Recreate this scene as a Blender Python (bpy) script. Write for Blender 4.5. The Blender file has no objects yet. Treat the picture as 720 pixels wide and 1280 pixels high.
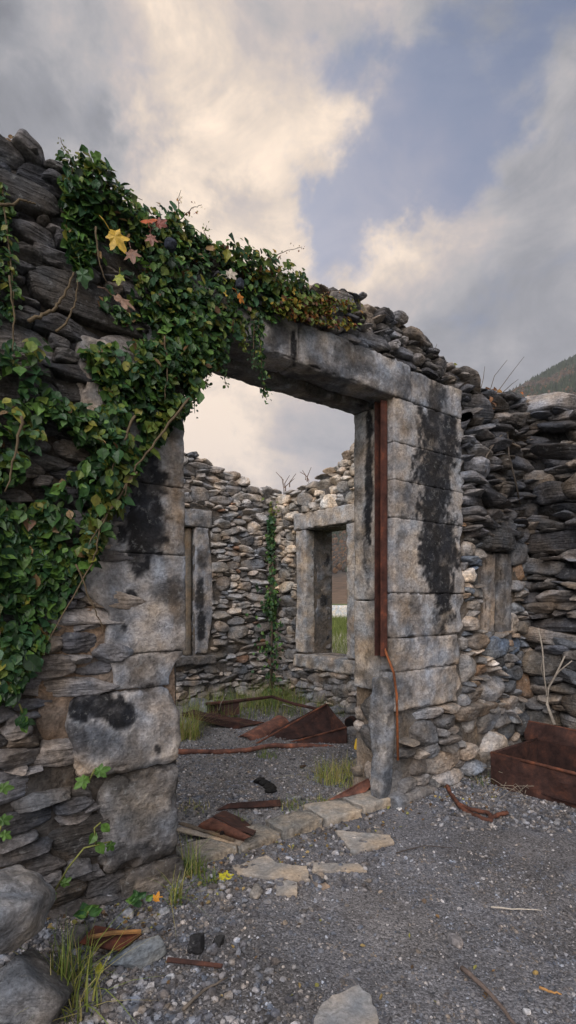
import bpy, bmesh, math, random
import numpy as np
from mathutils import Vector, Matrix
C = bpy.context.scene.collection
RN = np.random.default_rng(7); random.seed(7)
TH = math.radians(51.9)
FX, FY = math.cos(TH), math.sin(TH)        # camera forward
RX, RY = math.sin(TH), -math.cos(TH)       # camera right
F, HZ, H = 680.0, 748.0, 1.3
# ---------------------------------------------------------------- placement helpers
def ray(px, py):
    l = (px-360)/F
    return np.array([l*RX+FX, l*RY+FY, (HZ-py)/F])
def P(px, py, D): return np.array([0, 0, H])+ray(px, py)*D
def onY(px, py, Y): r = ray(px, py); return P(px, py, Y/r[1])
def onX(px, py, X): r = ray(px, py); return P(px, py, X/r[0])
def gnd(px, py, z=0.0): r = ray(px, py); return P(px, py, (z-H)/r[2])
def proj(V):
    D = V[:, 0]*FX+V[:, 1]*FY; l = V[:, 0]*RX+V[:, 1]*RY
    D = np.maximum(D, .05)
    return 360+F*l/D, HZ-F*(V[:, 2]-H)/D
# ---------------------------------------------------------------- noise
_tab = np.random.default_rng(3).random(4096)
def _h(i, j, k): return _tab[(i*374761393+j*668265263+k*2147483647 ^ (i*31+j*17+k*7)) & 4095]
def vn(p):
    p = np.asarray(p, float); i = np.floor(p).astype(np.int64); f = p-i; f = f*f*(3-2*f)
    r = 0
    for a in (0, 1):
        for b in (0, 1):
            for c in (0, 1):
                w = (f[:, 0] if a else 1-f[:, 0])*(f[:, 1] if b else 1-f[:, 1])*(f[:, 2] if c else 1-f[:, 2])
                r = r+w*_h(i[:, 0]+a, i[:, 1]+b, i[:, 2]+c)
    return r*2-1
def fbm(p, s=1.0, o=4, g=.5):
    p = np.asarray(p, float)*s; r = 0; a = 1; t = 0
    for k in range(o):
        r = r+a*vn(p+k*17.3); t += a; a *= g; p = p*2.03
    return r/t
def sst(a, b, x):
    t = np.clip((x-a)/(b-a), 0, 1); return t*t*(3-2*t)
# ---------------------------------------------------------------- mesh buffers
ICO = {}
def ico(n):
    if n not in ICO:
        bm = bmesh.new(); bmesh.ops.create_icosphere(bm, subdivisions=n, radius=1)
        ICO[n] = (np.array([v.co[:] for v in bm.verts]), np.array([[v.index for v in f.verts] for f in bm.faces]))
        bm.free()
    return ICO[n]
class MB:
    def __init__(s): s.V = []; s.F = []; s.C = []; s.n = 0
    def add(s, V, F, col=(.2, .2, .2)):
        V = np.asarray(V, float).reshape(-1, 3); F = np.asarray(F, int)
        c = np.asarray(col, float)
        if c.ndim == 1: c = np.tile(c, (len(V), 1))
        s.V.append(V); s.F.append(F+s.n); s.C.append(c); s.n += len(V)
    def box(s, a, b, col=(.2, .2, .2), M=None):
        x0, y0, z0 = a; x1, y1, z1 = b
        V = np.array([[x0,y0,z0],[x1,y0,z0],[x1,y1,z0],[x0,y1,z0],[x0,y0,z1],[x1,y0,z1],[x1,y1,z1],[x0,y1,z1]], float)
        if M is not None: V = V@np.array(M.to_3x3()).T+np.array(M.translation)
        s.add(V, [[0,3,2,1],[4,5,6,7],[0,1,5,4],[1,2,6,5],[2,3,7,6],[3,0,4,7]], col)
    def tube(s, pts, r, col=(.2, .15, .1), sides=6, cap=True):
        pts = [Vector(p) for p in pts]; n = len(pts)
        rs = r if hasattr(r, '__len__') else [r]*n
        V = []; up = Vector((.13, .37, .92))
        for i, p in enumerate(pts):
            t = (pts[min(i+1, n-1)]-pts[max(i-1, 0)]).normalized()
            a = t.cross(up).normalized() if abs(t.dot(up)) < .98 else t.cross(Vector((1, 0, 0))).normalized()
            b = t.cross(a)
            for k in range(sides):
                an = 2*math.pi*k/sides
                V.append(p+(a*math.cos(an)+b*math.sin(an))*rs[i])
        Fq = []
        for i in range(n-1):
            for k in range(sides):
                q = (k+1) % sides; Fq.append([i*sides+k, i*sides+q, (i+1)*sides+q, (i+1)*sides+k])
        s.add([v[:] for v in V], Fq, col)
        if cap:
            b0 = s.n-len(V)
            s.V.append(np.array([pts[0][:], pts[-1][:]])); s.C.append(np.tile(s.C[-1][:1], (2, 1))); s.n += 2
            T = [[b0+(k+1) % sides, b0+k, s.n-2] for k in range(sides)]+[[b0+(n-1)*sides+k, b0+(n-1)*sides+(k+1) % sides, s.n-1] for k in range(sides)]
            s.F.append(np.array(T))
    def build(s, name, mat, parent=None, smooth=False, own=False):
        V = np.vstack(s.V); Cc = np.vstack(s.C)
        off = np.zeros(3)
        if parent is not None: off = np.array(parent['_w']) if '_w' in parent else np.zeros(3)
        elif own:
            off = np.array([V[:, 0].mean(), V[:, 1].mean(), V[:, 2].min()])
        me = bpy.data.meshes.new(name)
        me.vertices.add(len(V)); me.vertices.foreach_set('co', (V-off).astype(np.float32).ravel())
        nl = sum(f.size for f in s.F); npoly = sum(len(f) for f in s.F)
        me.loops.add(nl); me.loops.foreach_set('vertex_index', np.concatenate([f.ravel() for f in s.F]).astype(np.int32))
        me.polygons.add(npoly)
        tot = np.concatenate([np.full(len(f), f.shape[1]) for f in s.F]).astype(np.int32)
        st = np.concatenate([[0], np.cumsum(tot)[:-1]]).astype(np.int32)
        me.polygons.foreach_set('loop_start', st); me.polygons.foreach_set('loop_total', tot)
        me.polygons.foreach_set('use_smooth', np.full(npoly, smooth))
        me.update(calc_edges=True)
        at = me.color_attributes.new('Col', 'FLOAT_COLOR', 'POINT')
        at.data.foreach_set('color', np.hstack([Cc, np.ones((len(Cc), 1))]).astype(np.float32).ravel())
        me.materials.append(mat)
        o = bpy.data.objects.new(name, me); C.objects.link(o)
        if parent is not None:
            o.parent = parent
            if '_w' in parent: o['_w'] = tuple(off)
        else: o.location = off
        return o
def tag(o, label, cat, group=None, kind=None):
    o['label'] = label; o['category'] = cat
    if group: o['group'] = group
    if kind: o['kind'] = kind
    return o
def thing(name, label, cat, loc=(0, 0, 0), group=None):
    o = bpy.data.objects.new(name, None); C.objects.link(o); o.location = loc; o['_w'] = tuple(float(v) for v in loc)
    o.empty_display_size = .1
    return tag(o, label, cat, group)
# ---------------------------------------------------------------- materials
def newmat(name):
    m = bpy.data.materials.new(name); m.use_nodes = True; nt = m.node_tree
    return m, nt, nt.nodes, nt.links, nt.nodes['Principled BSDF']
def N(nodes, t, **kw):
    n = nodes.new(t)
    for k, v in kw.items():
        if k in n.inputs: n.inputs[k].default_value = v
        else: setattr(n, k, v)
    return n
def stone_mat(name, spot=.5, bump=.5, fine=1.0, var=.5, rough=.88, spotcol=(.42, .43, .42, 1), strata=0., dark=.5):
    m, nt, nd, lk, B = newmat(name)
    tc = N(nd, 'ShaderNodeTexCoord'); at = N(nd, 'ShaderNodeAttribute', attribute_name='Col')
    n1 = N(nd, 'ShaderNodeTexNoise', Scale=9*fine, Detail=9.0, Roughness=.65); lk.new(tc.outputs['Object'], n1.inputs['Vector'])
    n2 = N(nd, 'ShaderNodeTexNoise', Scale=55*fine, Detail=8.0, Roughness=.72); lk.new(tc.outputs['Object'], n2.inputs['Vector'])
    r1 = N(nd, 'ShaderNodeMapRange'); r1.inputs['From Min'].default_value = .3; r1.inputs['From Max'].default_value = .7
    r1.inputs['To Min'].default_value = 1-var; r1.inputs['To Max'].default_value = 1+var; lk.new(n1.outputs['Fac'], r1.inputs['Value'])
    r2 = N(nd, 'ShaderNodeMapRange'); r2.inputs['From Min'].default_value = .33; r2.inputs['From Max'].default_value = .67
    r2.inputs['To Min'].default_value = 1-var*.9; r2.inputs['To Max'].default_value = 1+var*.9; lk.new(n2.outputs['Fac'], r2.inputs['Value'])
    mu = N(nd, 'ShaderNodeMath', operation='MULTIPLY'); lk.new(r1.outputs[0], mu.inputs[0]); lk.new(r2.outputs[0], mu.inputs[1])
    vm = N(nd, 'ShaderNodeVectorMath', operation='SCALE'); lk.new(at.outputs['Color'], vm.inputs[0]); lk.new(mu.outputs[0], vm.inputs['Scale'])
    # hue drift: brownish / bluish
    n3 = N(nd, 'ShaderNodeTexNoise', Scale=5*fine, Detail=5.0); lk.new(tc.outputs['Object'], n3.inputs['Vector'])
    cr = N(nd, 'ShaderNodeValToRGB'); cr.color_ramp.elements[0].position = .35; cr.color_ramp.elements[0].color = (.88, .97, 1.1, 1)
    cr.color_ramp.elements[1].position = .68; cr.color_ramp.elements[1].color = (1.16, 1.0, .82, 1); lk.new(n3.outputs['Fac'], cr.inputs[0])
    v2 = N(nd, 'ShaderNodeVectorMath', operation='MULTIPLY'); lk.new(vm.outputs[0], v2.inputs[0]); lk.new(cr.outputs[0], v2.inputs[1])
    # lichen spots
    n4 = N(nd, 'ShaderNodeTexNoise', Scale=30*fine, Detail=8.0, Roughness=.7, Distortion=.1); lk.new(tc.outputs['Object'], n4.inputs['Vector'])
    r4 = N(nd, 'ShaderNodeMapRange'); r4.inputs['From Min'].default_value = .57; r4.inputs['From Max'].default_value = .70
    r4.inputs['To Max'].default_value = spot; lk.new(n4.outputs['Fac'], r4.inputs['Value'])
    mx = N(nd, 'ShaderNodeMixRGB'); mx.inputs[2].default_value = spotcol; lk.new(r4.outputs[0], mx.inputs[0]); lk.new(v2.outputs[0], mx.inputs[1])
    # dark pits
    n5 = N(nd, 'ShaderNodeTexNoise', Scale=17*fine, Detail=8.0, Roughness=.7); lk.new(tc.outputs['Object'], n5.inputs['Vector'])
    r5 = N(nd, 'ShaderNodeMapRange'); r5.inputs['From Min'].default_value = .56; r5.inputs['From Max'].default_value = .70
    r5.inputs['To Max'].default_value = dark; lk.new(n5.outputs['Fac'], r5.inputs['Value'])
    mx2 = N(nd, 'ShaderNodeMixRGB'); mx2.inputs[2].default_value = (.028, .027, .027, 1); lk.new(r5.outputs[0], mx2.inputs[0]); lk.new(mx.outputs[0], mx2.inputs[1])
    lk.new(mx2.outputs[0], B.inputs['Base Color'])
    B.inputs['Roughness'].default_value = rough; B.inputs['Specular IOR Level'].default_value = .3
    ad = N(nd, 'ShaderNodeMath', operation='MULTIPLY_ADD'); ad.inputs[1].default_value = .45
    lk.new(n2.outputs['Fac'], ad.inputs[0]); lk.new(n1.outputs['Fac'], ad.inputs[2])
    hout = ad.outputs[0]
    if strata:
        mp = N(nd, 'ShaderNodeMapping'); mp.inputs['Scale'].default_value = (4, 4, 70); mp.inputs['Rotation'].default_value = (.06, .09, 0)
        lk.new(tc.outputs['Object'], mp.inputs[0])
        ns = N(nd, 'ShaderNodeTexNoise', Scale=1.0, Detail=5.0, Roughness=.6); lk.new(mp.outputs[0], ns.inputs['Vector'])
        a2 = N(nd, 'ShaderNodeMath', operation='MULTIPLY_ADD'); a2.inputs[1].default_value = strata
        lk.new(ns.outputs['Fac'], a2.inputs[0]); lk.new(hout, a2.inputs[2]); hout = a2.outputs[0]
    bp = N(nd, 'ShaderNodeBump'); bp.inputs['Strength'].default_value = min(1, bump*1.15); bp.inputs['Distance'].default_value = .05
    lk.new(hout, bp.inputs['Height']); lk.new(bp.outputs[0], B.inputs['Normal'])
    return m
M_slate = stone_mat('slate_stone', spot=.45, bump=.8, strata=1.0)
M_rubble = stone_mat('rubble_stone', spot=.5, bump=.7, strata=.3)
M_conc = stone_mat('weathered_render', spot=.4, bump=.6, var=.42, dark=.55, fine=1.2)
M_core = stone_mat('dark_earth_mortar', spot=.1, bump=1.0, var=.5)
M_flag = stone_mat('flagstone', spot=.15, bump=.45, var=.34, dark=.4)
M_grav = stone_mat('gravel_stone', spot=.3, bump=.3, fine=2.5, var=.4, dark=.1)
M_wood = stone_mat('weathered_wood', spot=0, bump=.4, var=.35, strata=0)
def rust_mat():
    m, nt, nd, lk, B = newmat('rusted_iron')
    tc = N(nd, 'ShaderNodeTexCoord'); at = N(nd, 'ShaderNodeAttribute', attribute_name='Col')
    n1 = N(nd, 'ShaderNodeTexNoise', Scale=11.0, Detail=10.0, Roughness=.7); lk.new(tc.outputs['Object'], n1.inputs['Vector'])
    cr = N(nd, 'ShaderNodeValToRGB'); e = cr.color_ramp.elements
    e[0].position = .3; e[0].color = (.25, .22, .22, 1); e[1].position = .72; e[1].color = (3.0, 2.2, 1.6, 1)
    x = e.new(.48); x.color = (.9, .85, .85, 1); x = e.new(.57); x.color = (1.35, 1.15, 1.0, 1)
    lk.new(n1.outputs['Fac'], cr.inputs[0])
    v = N(nd, 'ShaderNodeVectorMath', operation='MULTIPLY'); lk.new(at.outputs['Color'], v.inputs[0]); lk.new(cr.outputs[0], v.inputs[1])
    lk.new(v.outputs[0], B.inputs['Base Color']); B.inputs['Roughness'].default_value = .85; B.inputs['Specular IOR Level'].default_value = .25
    n2 = N(nd, 'ShaderNodeTexNoise', Scale=60.0, Detail=8.0, Roughness=.7); lk.new(tc.outputs['Object'], n2.inputs['Vector'])
    bp = N(nd, 'ShaderNodeBump'); bp.inputs['Strength'].default_value = .5; bp.inputs['Distance'].default_value = .01
    lk.new(n2.outputs['Fac'], bp.inputs['Height']); lk.new(bp.outputs[0], B.inputs['Normal'])
    return m
M_rust = rust_mat()
def leaf_mat(name, tr=.3, rough=.45, var=.35):
    m, nt, nd, lk, B = newmat(name)
    at = N(nd, 'ShaderNodeAttribute', attribute_name='Col'); tc = N(nd, 'ShaderNodeTexCoord')
    n1 = N(nd, 'ShaderNodeTexNoise', Scale=70.0, Detail=4.0); lk.new(tc.outputs['Object'], n1.inputs['Vector'])
    r1 = N(nd, 'ShaderNodeMapRange'); r1.inputs['From Min'].default_value = .3; r1.inputs['From Max'].default_value = .7
    r1.inputs['To Min'].default_value = 1-var; r1.inputs['To Max'].default_value = 1+var; lk.new(n1.outputs['Fac'], r1.inputs['Value'])
    v = N(nd, 'ShaderNodeVectorMath', operation='SCALE'); lk.new(at.outputs['Color'], v.inputs[0]); lk.new(r1.outputs[0], v.inputs['Scale'])
    lk.new(v.outputs[0], B.inputs['Base Color']); B.inputs['Roughness'].default_value = rough; B.inputs['Specular IOR Level'].default_value = .35
    T = N(nd, 'ShaderNodeBsdfTranslucent'); lk.new(v.outputs[0], T.inputs['Color'])
    mx = N(nd, 'ShaderNodeMixShader'); mx.inputs[0].default_value = tr
    lk.new(B.outputs[0], mx.inputs[1]); lk.new(T.outputs[0], mx.inputs[2])
    lk.new(mx.outputs[0], nd['Material Output'].inputs['Surface'])
    return m
M_leaf = leaf_mat('leaf'); M_grass = leaf_mat('grass_blade', rough=.6, var=.2)
def plain_mat(name, rough=.9, var=.3, sc=20., bump=.3):
    m, nt, nd, lk, B = newmat(name)
    at = N(nd, 'ShaderNodeAttribute', attribute_name='Col'); tc = N(nd, 'ShaderNodeTexCoord')
    n1 = N(nd, 'ShaderNodeTexNoise', Scale=sc, Detail=8.0, Roughness=.7); lk.new(tc.outputs['Object'], n1.inputs['Vector'])
    r1 = N(nd, 'ShaderNodeMapRange'); r1.inputs['From Min'].default_value = .3; r1.inputs['From Max'].default_value = .7
    r1.inputs['To Min'].default_value = 1-var; r1.inputs['To Max'].default_value = 1+var; lk.new(n1.outputs['Fac'], r1.inputs['Value'])
    v = N(nd, 'ShaderNodeVectorMath', operation='SCALE'); lk.new(at.outputs['Color'], v.inputs[0]); lk.new(r1.outputs[0], v.inputs['Scale'])
    lk.new(v.outputs[0], B.inputs['Base Color']); B.inputs['Roughness'].default_value = rough; B.inputs['Specular IOR Level'].default_value = .2
    bp = N(nd, 'ShaderNodeBump'); bp.inputs['Strength'].default_value = bump; bp.inputs['Distance'].default_value = .01
    lk.new(n1.outputs['Fac'], bp.inputs['Height']); lk.new(bp.outputs[0], B.inputs['Normal'])
    return m
M_twig = plain_mat('twig_bark', var=.35, sc=60.)
M_hill = plain_mat('hill_ground', sc=.25, var=.6, bump=0.)
M_tree = plain_mat('forest_foliage', sc=.3, bump=0.)
M_plastic = plain_mat('dull_plastic', rough=.5, var=.1, bump=.1)
# ground material
def ground_mat():
    m, nt, nd, lk, B = newmat('gravel_ground')
    tc = N(nd, 'ShaderNodeTexCoord'); at = N(nd, 'ShaderNodeAttribute', attribute_name='Col')
    vo = N(nd, 'ShaderNodeTexVoronoi', Scale=110.0); lk.new(tc.outputs['Object'], vo.inputs['Vector'])
    vo2 = N(nd, 'ShaderNodeTexVoronoi', Scale=260.0); lk.new(tc.outputs['Object'], vo2.inputs['Vector'])
    bw = N(nd, 'ShaderNodeSeparateColor'); lk.new(vo.outputs['Color'], bw.inputs[0])
    bw2 = N(nd, 'ShaderNodeSeparateColor'); lk.new(vo2.outputs['Color'], bw2.inputs[0])
    r1 = N(nd, 'ShaderNodeMapRange'); r1.inputs['To Min'].default_value = .6; r1.inputs['To Max'].default_value = 1.45; lk.new(bw.outputs[0], r1.inputs['Value'])
    r2 = N(nd, 'ShaderNodeMapRange'); r2.inputs['To Min'].default_value = .65; r2.inputs['To Max'].default_value = 1.35; lk.new(bw2.outputs[1], r2.inputs['Value'])
    mu = N(nd, 'ShaderNodeMath', operation='MULTIPLY'); lk.new(r1.outputs[0], mu.inputs[0]); lk.new(r2.outputs[0], mu.inputs[1])
    n1 = N(nd, 'ShaderNodeTexNoise', Scale=2.2, Detail=8.0, Roughness=.65); lk.new(tc.outputs['Object'], n1.inputs['Vector'])
    r3 = N(nd, 'ShaderNodeMapRange'); r3.inputs['From Min'].default_value = .3; r3.inputs['From Max'].default_value = .7
    r3.inputs['To Min'].default_value = .6; r3.inputs['To Max'].default_value = 1.35; lk.new(n1.outputs['Fac'], r3.inputs['Value'])
    m2 = N(nd, 'ShaderNodeMath', operation='MULTIPLY'); lk.new(mu.outputs[0], m2.inputs[0]); lk.new(r3.outputs[0], m2.inputs[1])
    v = N(nd, 'ShaderNodeVectorMath', operation='SCALE'); lk.new(at.outputs['Color'], v.inputs[0]); lk.new(m2.outputs[0], v.inputs['Scale'])
    lk.new(v.outputs[0], B.inputs['Base Color']); B.inputs['Roughness'].default_value = .9; B.inputs['Specular IOR Level'].default_value = .3
    n2 = N(nd, 'ShaderNodeTexNoise', Scale=90.0, Detail=6.0, Roughness=.7); lk.new(tc.outputs['Object'], n2.inputs['Vector'])
    a = N(nd, 'ShaderNodeMath', operation='MULTIPLY_ADD'); a.inputs[1].default_value = -.8; lk.new(vo.outputs['Distance'], a.inputs[0]); lk.new(n2.outputs['Fac'], a.inputs[2])
    bp = N(nd, 'ShaderNodeBump'); bp.inputs['Strength'].default_value = .8; bp.inputs['Distance'].default_value = .012
    lk.new(a.outputs[0], bp.inputs['Height']); lk.new(bp.outputs[0], B.inputs['Normal'])
    return m
M_ground = ground_mat()
# ---------------------------------------------------------------- stone generators
def polytope(dirs, planes, ds, k):
    q = np.maximum(dirs@planes.T, 0)/ds
    return dirs/np.power(np.power(q, k).sum(1), 1/k)[:, None]
def rock(mb, c, size, col, sub=3, k=18, npl=11, rot=None, noise=.05, rng=RN, strata=.0, colvar=.12):
    D, Fi = ico(sub)
    n = rng.normal(size=(npl, 3)); n /= np.linalg.norm(n, axis=1)[:, None]
    n = np.vstack([n, np.eye(3), -np.eye(3)]); d = np.concatenate([rng.uniform(.72, 1.0, npl), np.full(6, 1.)])
    n[-6:] += rng.normal(size=(6, 3))*.14; n /= np.linalg.norm(n, axis=1)[:, None]
    V = polytope(D, n, d, k)*np.asarray(size)
    s = min(size)
    o = rng.random(3)*50
    dn = V/np.linalg.norm(V, axis=1)[:, None]
    V = V+dn*(fbm(V+o, 1.2/s, 3)*noise*s*3)[:, None]
    if s > .05: V = V+dn*(fbm(V*np.array([1, 1, 1.8])+o, 24, 4)*.010)[:, None]
    if strata: V = V*(1+strata*vn(np.c_[V[:, 0]*3+o[0], V[:, 1]*3, V[:, 2]/s*5+o[2]])[:, None]*np.array([1, 1, 0]))
    if rot is not None: V = V@np.array(Matrix(rot) if not isinstance(rot, Matrix) else rot.to_3x3()).T
    V = V+np.asarray(c)
    cc = np.asarray(col)*(1+colvar*fbm(V+o, 14, 2))[:, None]
    mb.add(V, Fi, cc)
def rot(ax, ay, az): return (Matrix.Rotation(az, 3, 'Z')@Matrix.Rotation(ay, 3, 'Y')@Matrix.Rotation(ax, 3, 'X'))
def block(mb, L, R, z0, z1, y0, y1, col, res=.012, r=.015, noise=.006, nsc=9., T=None, holes=None):
    """rough rounded block; L,R: constants or lists of (z,x); T maps local (x,y,z)->world"""
    def fn(a): 
        if np.isscalar(a): return lambda z: np.full(len(z), float(a))
        zz = np.array([q[0] for q in a]); xx = np.array([q[1] for q in a]); o = np.argsort(zz)
        return lambda z: np.interp(z, zz[o], xx[o])
    Lf, Rf = fn(L), fn(R)
    zm = np.array([(z0+z1)/2]); w = float(Rf(zm)-Lf(zm))[0] if False else float((Rf(zm)-Lf(zm))[0]); d = y1-y0; h = z1-z0
    dims = np.array([w, d, h]); r = min(r, .45*dims.min())
    pts = []; fc = []; n0 = 0
    cnt = [max(2, int(math.ceil(q/res))) for q in dims]
    for ax in range(3):
        a, b = [i for i in range(3) if i != ax]
        for sd in (0, 1):
            rs = 1 if not (ax == 1 and sd == 1) else 3
            na, nb = cnt[a]+1, cnt[b]+1
            A, Bq = np.meshgrid(np.linspace(0, dims[a], na), np.linspace(0, dims[b], nb), indexing='ij')
            Q = np.zeros((na*nb, 3)); Q[:, a] = A.ravel(); Q[:, b] = Bq.ravel(); Q[:, ax] = sd*dims[ax]
            I = np.arange(na*nb).reshape(na, nb)
            f = np.stack([I[:-1, :-1], I[1:, :-1], I[1:, 1:], I[:-1, 1:]], -1).reshape(-1, 4)
            flip = (sd == 0) ^ (ax == 1)
            if flip: f = f[:, ::-1]
            pts.append(Q); fc.append(f+n0); n0 += len(Q)
    Q = np.vstack(pts); Fq = np.vstack(fc)
    key = np.round(Q, 5); u, idx, inv = np.unique(key, axis=0, return_index=True, return_inverse=True)
    Q = Q[idx]; Fq = inv.ravel()[Fq]
    q = np.clip(Q, r, dims-r); dv = Q-q; ln = np.linalg.norm(dv, axis=1)
    nr = dv/np.maximum(ln, 1e-9)[:, None]
    V = q+nr*r
    z = z0+V[:, 2]; l_, r_ = Lf(z), Rf(z)
    W = np.c_[l_+V[:, 0]/w*(r_-l_), y0+V[:, 1], z]
    sec = np.sort(np.abs(nr), 1)[:, 1]; ew = np.clip(sec/.4, 0, 1)
    chip = np.minimum(fbm(W+9, nsc*1.6, 4)+.12, 0)*noise*7
    dsp = fbm(W, nsc, 4)*noise+fbm(W+31, nsc*5, 3)*noise*.45+ew*chip
    W = W+nr*dsp[:, None]
    if T is not None: W = T(W)
    cc = col(W) if callable(col) else np.asarray(col)*(1+.12*fbm(W, 9, 3))[:, None]
    mb.add(W, Fq, cc)
# rubble facing: every stone a convex polytope between its neighbours
PAL_slate = [(.125,.125,.13),(.09,.09,.095),(.16,.155,.155),(.20,.19,.185),(.11,.105,.10),(.145,.13,.115),(.07,.07,.075)]
PAL_rub = [(.18,.175,.17),(.13,.13,.13),(.23,.215,.20),(.16,.15,.135),(.28,.26,.235),(.11,.115,.12),(.20,.17,.14),(.15,.165,.18),(.25,.21,.17)]
PAL_in = [(.19,.185,.175),(.15,.145,.14),(.24,.225,.205),(.17,.16,.145),(.28,.265,.245),(.12,.12,.12),(.21,.185,.16)]
def packed(u0, u1, z0, top, wr, hr, rng, jit):
    """big stones first, then smaller ones wherever there is room, each a little off its course"""
    zt = max(top(u) for u in np.linspace(u0, u1, 9))+.1; A = np.zeros((0, 4))
    area = (u1-u0+.3)*(zt-z0+.2); tiers = 7
    for t in range(tiers):
        f = 1-t/(tiers-1); wm = wr[0]*(wr[1]*1.25/wr[0])**f; hm = hr[0]*(hr[1]*1.2/hr[0])**f
        if t == tiers-1: wm *= .75; hm *= .8
        n = int(area/(wm*hm)*[.55, .9, 1.6, 3, 6, 9, 12][t])
        n = min(n, 9000)
        cand = np.c_[rng.uniform(u0-.15, u1+.15, n), rng.uniform(z0-.1, zt, n), wm*np.exp(rng.normal(size=n)*.22), hm*np.exp(rng.normal(size=n)*.22)]
        cand[:, 1] = cand[:, 1]*jit+(1-jit)*(np.round(cand[:, 1]/(hr[1]*.9))*hr[1]*.9) if False else cand[:, 1]
        for c in cand:
            if len(A):
                q = np.abs(A[:, :2]-c[:2])/((A[:, 2:]+c[2:])*.5)
                if (q[:, 0]**3+q[:, 1]**3).min() < .70: continue
            A = np.vstack([A, c])
    return A
def lite(p, f): return [tuple(min(.6, q*f) for q in c) for c in p]
PAL_slate = lite(PAL_slate, 1.4); PAL_rub = lite(PAL_rub, 1.3); PAL_in = lite(PAL_in, 1.6)
def facing(mb, T, u0, u1, z0, top, wr, hr, pal, rng, holes=(), sub=3, jit=.25, dep=(.02, .06), k=(9, 22), tilt=.2, strata=0., gap=.03, noise=.04, rotj=.0, colfn=None, big=.0, skip=None, ubound=None, noff=None):
    S = packed(u0, u1, z0, top, wr, hr, rng, jit)
    D, Fi = ico(sub)
    for i in range(len(S)):
        cu, cz, w, h = S[i]
        if cu < u0-.02 or cu > u1+.02 or cz > top(cu)+.02: continue
        if any(a[0]-.0 < cu < a[1] and a[2] < cz < a[3] for a in holes): continue
        if skip is not None and skip(cu, cz): continue
        sw, sh = w/2, h/2
        dp = rng.uniform(*dep); sd = .07+dp
        dd = (S[:, :2]-S[i, :2])/np.array([sw, sh]); r = np.linalg.norm(dd, axis=1)
        J = np.where((r > .05) & (r < 5.0))[0]
        n = []; d = []
        for j in J:
            q = dd[j]/r[j]
            ri = 1.0; rj = np.hypot(q[0]*S[j, 2]/w, q[1]*S[j, 3]/h)
            dist = r[j]*ri/(ri+rj)*(1-gap)-gap*.5+.05
            n.append((q[0], 0, q[1])); d.append(max(dist, .42))
        if len(n) < 3: continue
        n = np.array(n); d = np.array(d)
        o = np.argsort(d)[:14]; n = n[o]; d = d[o]
        n[:, 1] += rng.normal(size=len(n))*.12-.1   # sides lean so the back is wider
        ft = [( rng.normal()*tilt*sw/sd*1.2, -1, rng.normal()*tilt)]; fd = [dp/sd]
        for _ in range(6):
            an = rng.uniform(0, 6.28); t_ = rng.uniform(.15, .9)
            ft.append((math.cos(an)*t_, -1, math.sin(an)*t_)); fd.append(dp/sd+t_*rng.uniform(.68, 1.08))
        n = np.vstack([n, [(1, 0, 0), (-1, 0, 0), (0, 0, 1), (0, 0, -1)], ft, [(0, 1, 0)]]); d = np.concatenate([d, [1.25, 1.25, 1.2, 1.2], fd, [1.]])
        ln = np.linalg.norm(n, axis=1); n = n/ln[:, None]; d[-8:] = d[-8:]/np.r_[ln[-8:-1], 1]
        V = polytope(D, n, d, rng.uniform(*k)*1.7)
        V = V*np.array([sw, sd, sh])
        if rotj:
            a = rng.normal()*rotj; ca, sa = math.cos(a), math.sin(a)
            V = np.c_[V[:, 0]*ca-V[:, 2]*sa, V[:, 1], V[:, 0]*sa+V[:, 2]*ca]
        V += np.array([cu, 0, cz])
        dn = V-np.array([cu, 0, cz]); dn /= np.linalg.norm(dn, axis=1)[:, None]+1e-9
        so = rng.random(3)*40; s = min(sw, sh)
        V = V+dn*(fbm(V+so, .8/s, 3)*noise*s*1.8)[:, None]; V = V+dn*(fbm(V*np.array([1, 1, 2.2])+so, 28, 4)*.009)[:, None]
        if strata:
            sl = rng.normal()*.12
            V[:, 1] += .6*strata*(vn(np.c_[V[:, 0]*6+so[0], V[:, 1]*0, (V[:, 2]+V[:, 0]*sl)*110+so[2]]))*np.where(V[:, 1] < .02, 1, 0)
        for a in holes:
            ins = (V[:, 0] > a[0]) & (V[:, 0] < a[1]) & (V[:, 2] > a[2]) & (V[:, 2] < a[3])
            if ins.any():
                if cu <= a[0]: V[ins, 0] = a[0]
                elif cu >= a[1]: V[ins, 0] = a[1]
                elif cz <= a[2]: V[ins, 2] = a[2]
                else: V[ins, 2] = a[3]
        if ubound: V[:, 0] = np.clip(V[:, 0], *ubound)
        c = np.array(pal[rng.integers(len(pal))])*rng.uniform(.5, 1.42)
        if colfn is not None: c = colfn(cu, cz, c)
        cc = c*(1+.2*fbm(V+so, 12, 3))[:, None]
        mb.add(T(V), Fi, cc)
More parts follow.
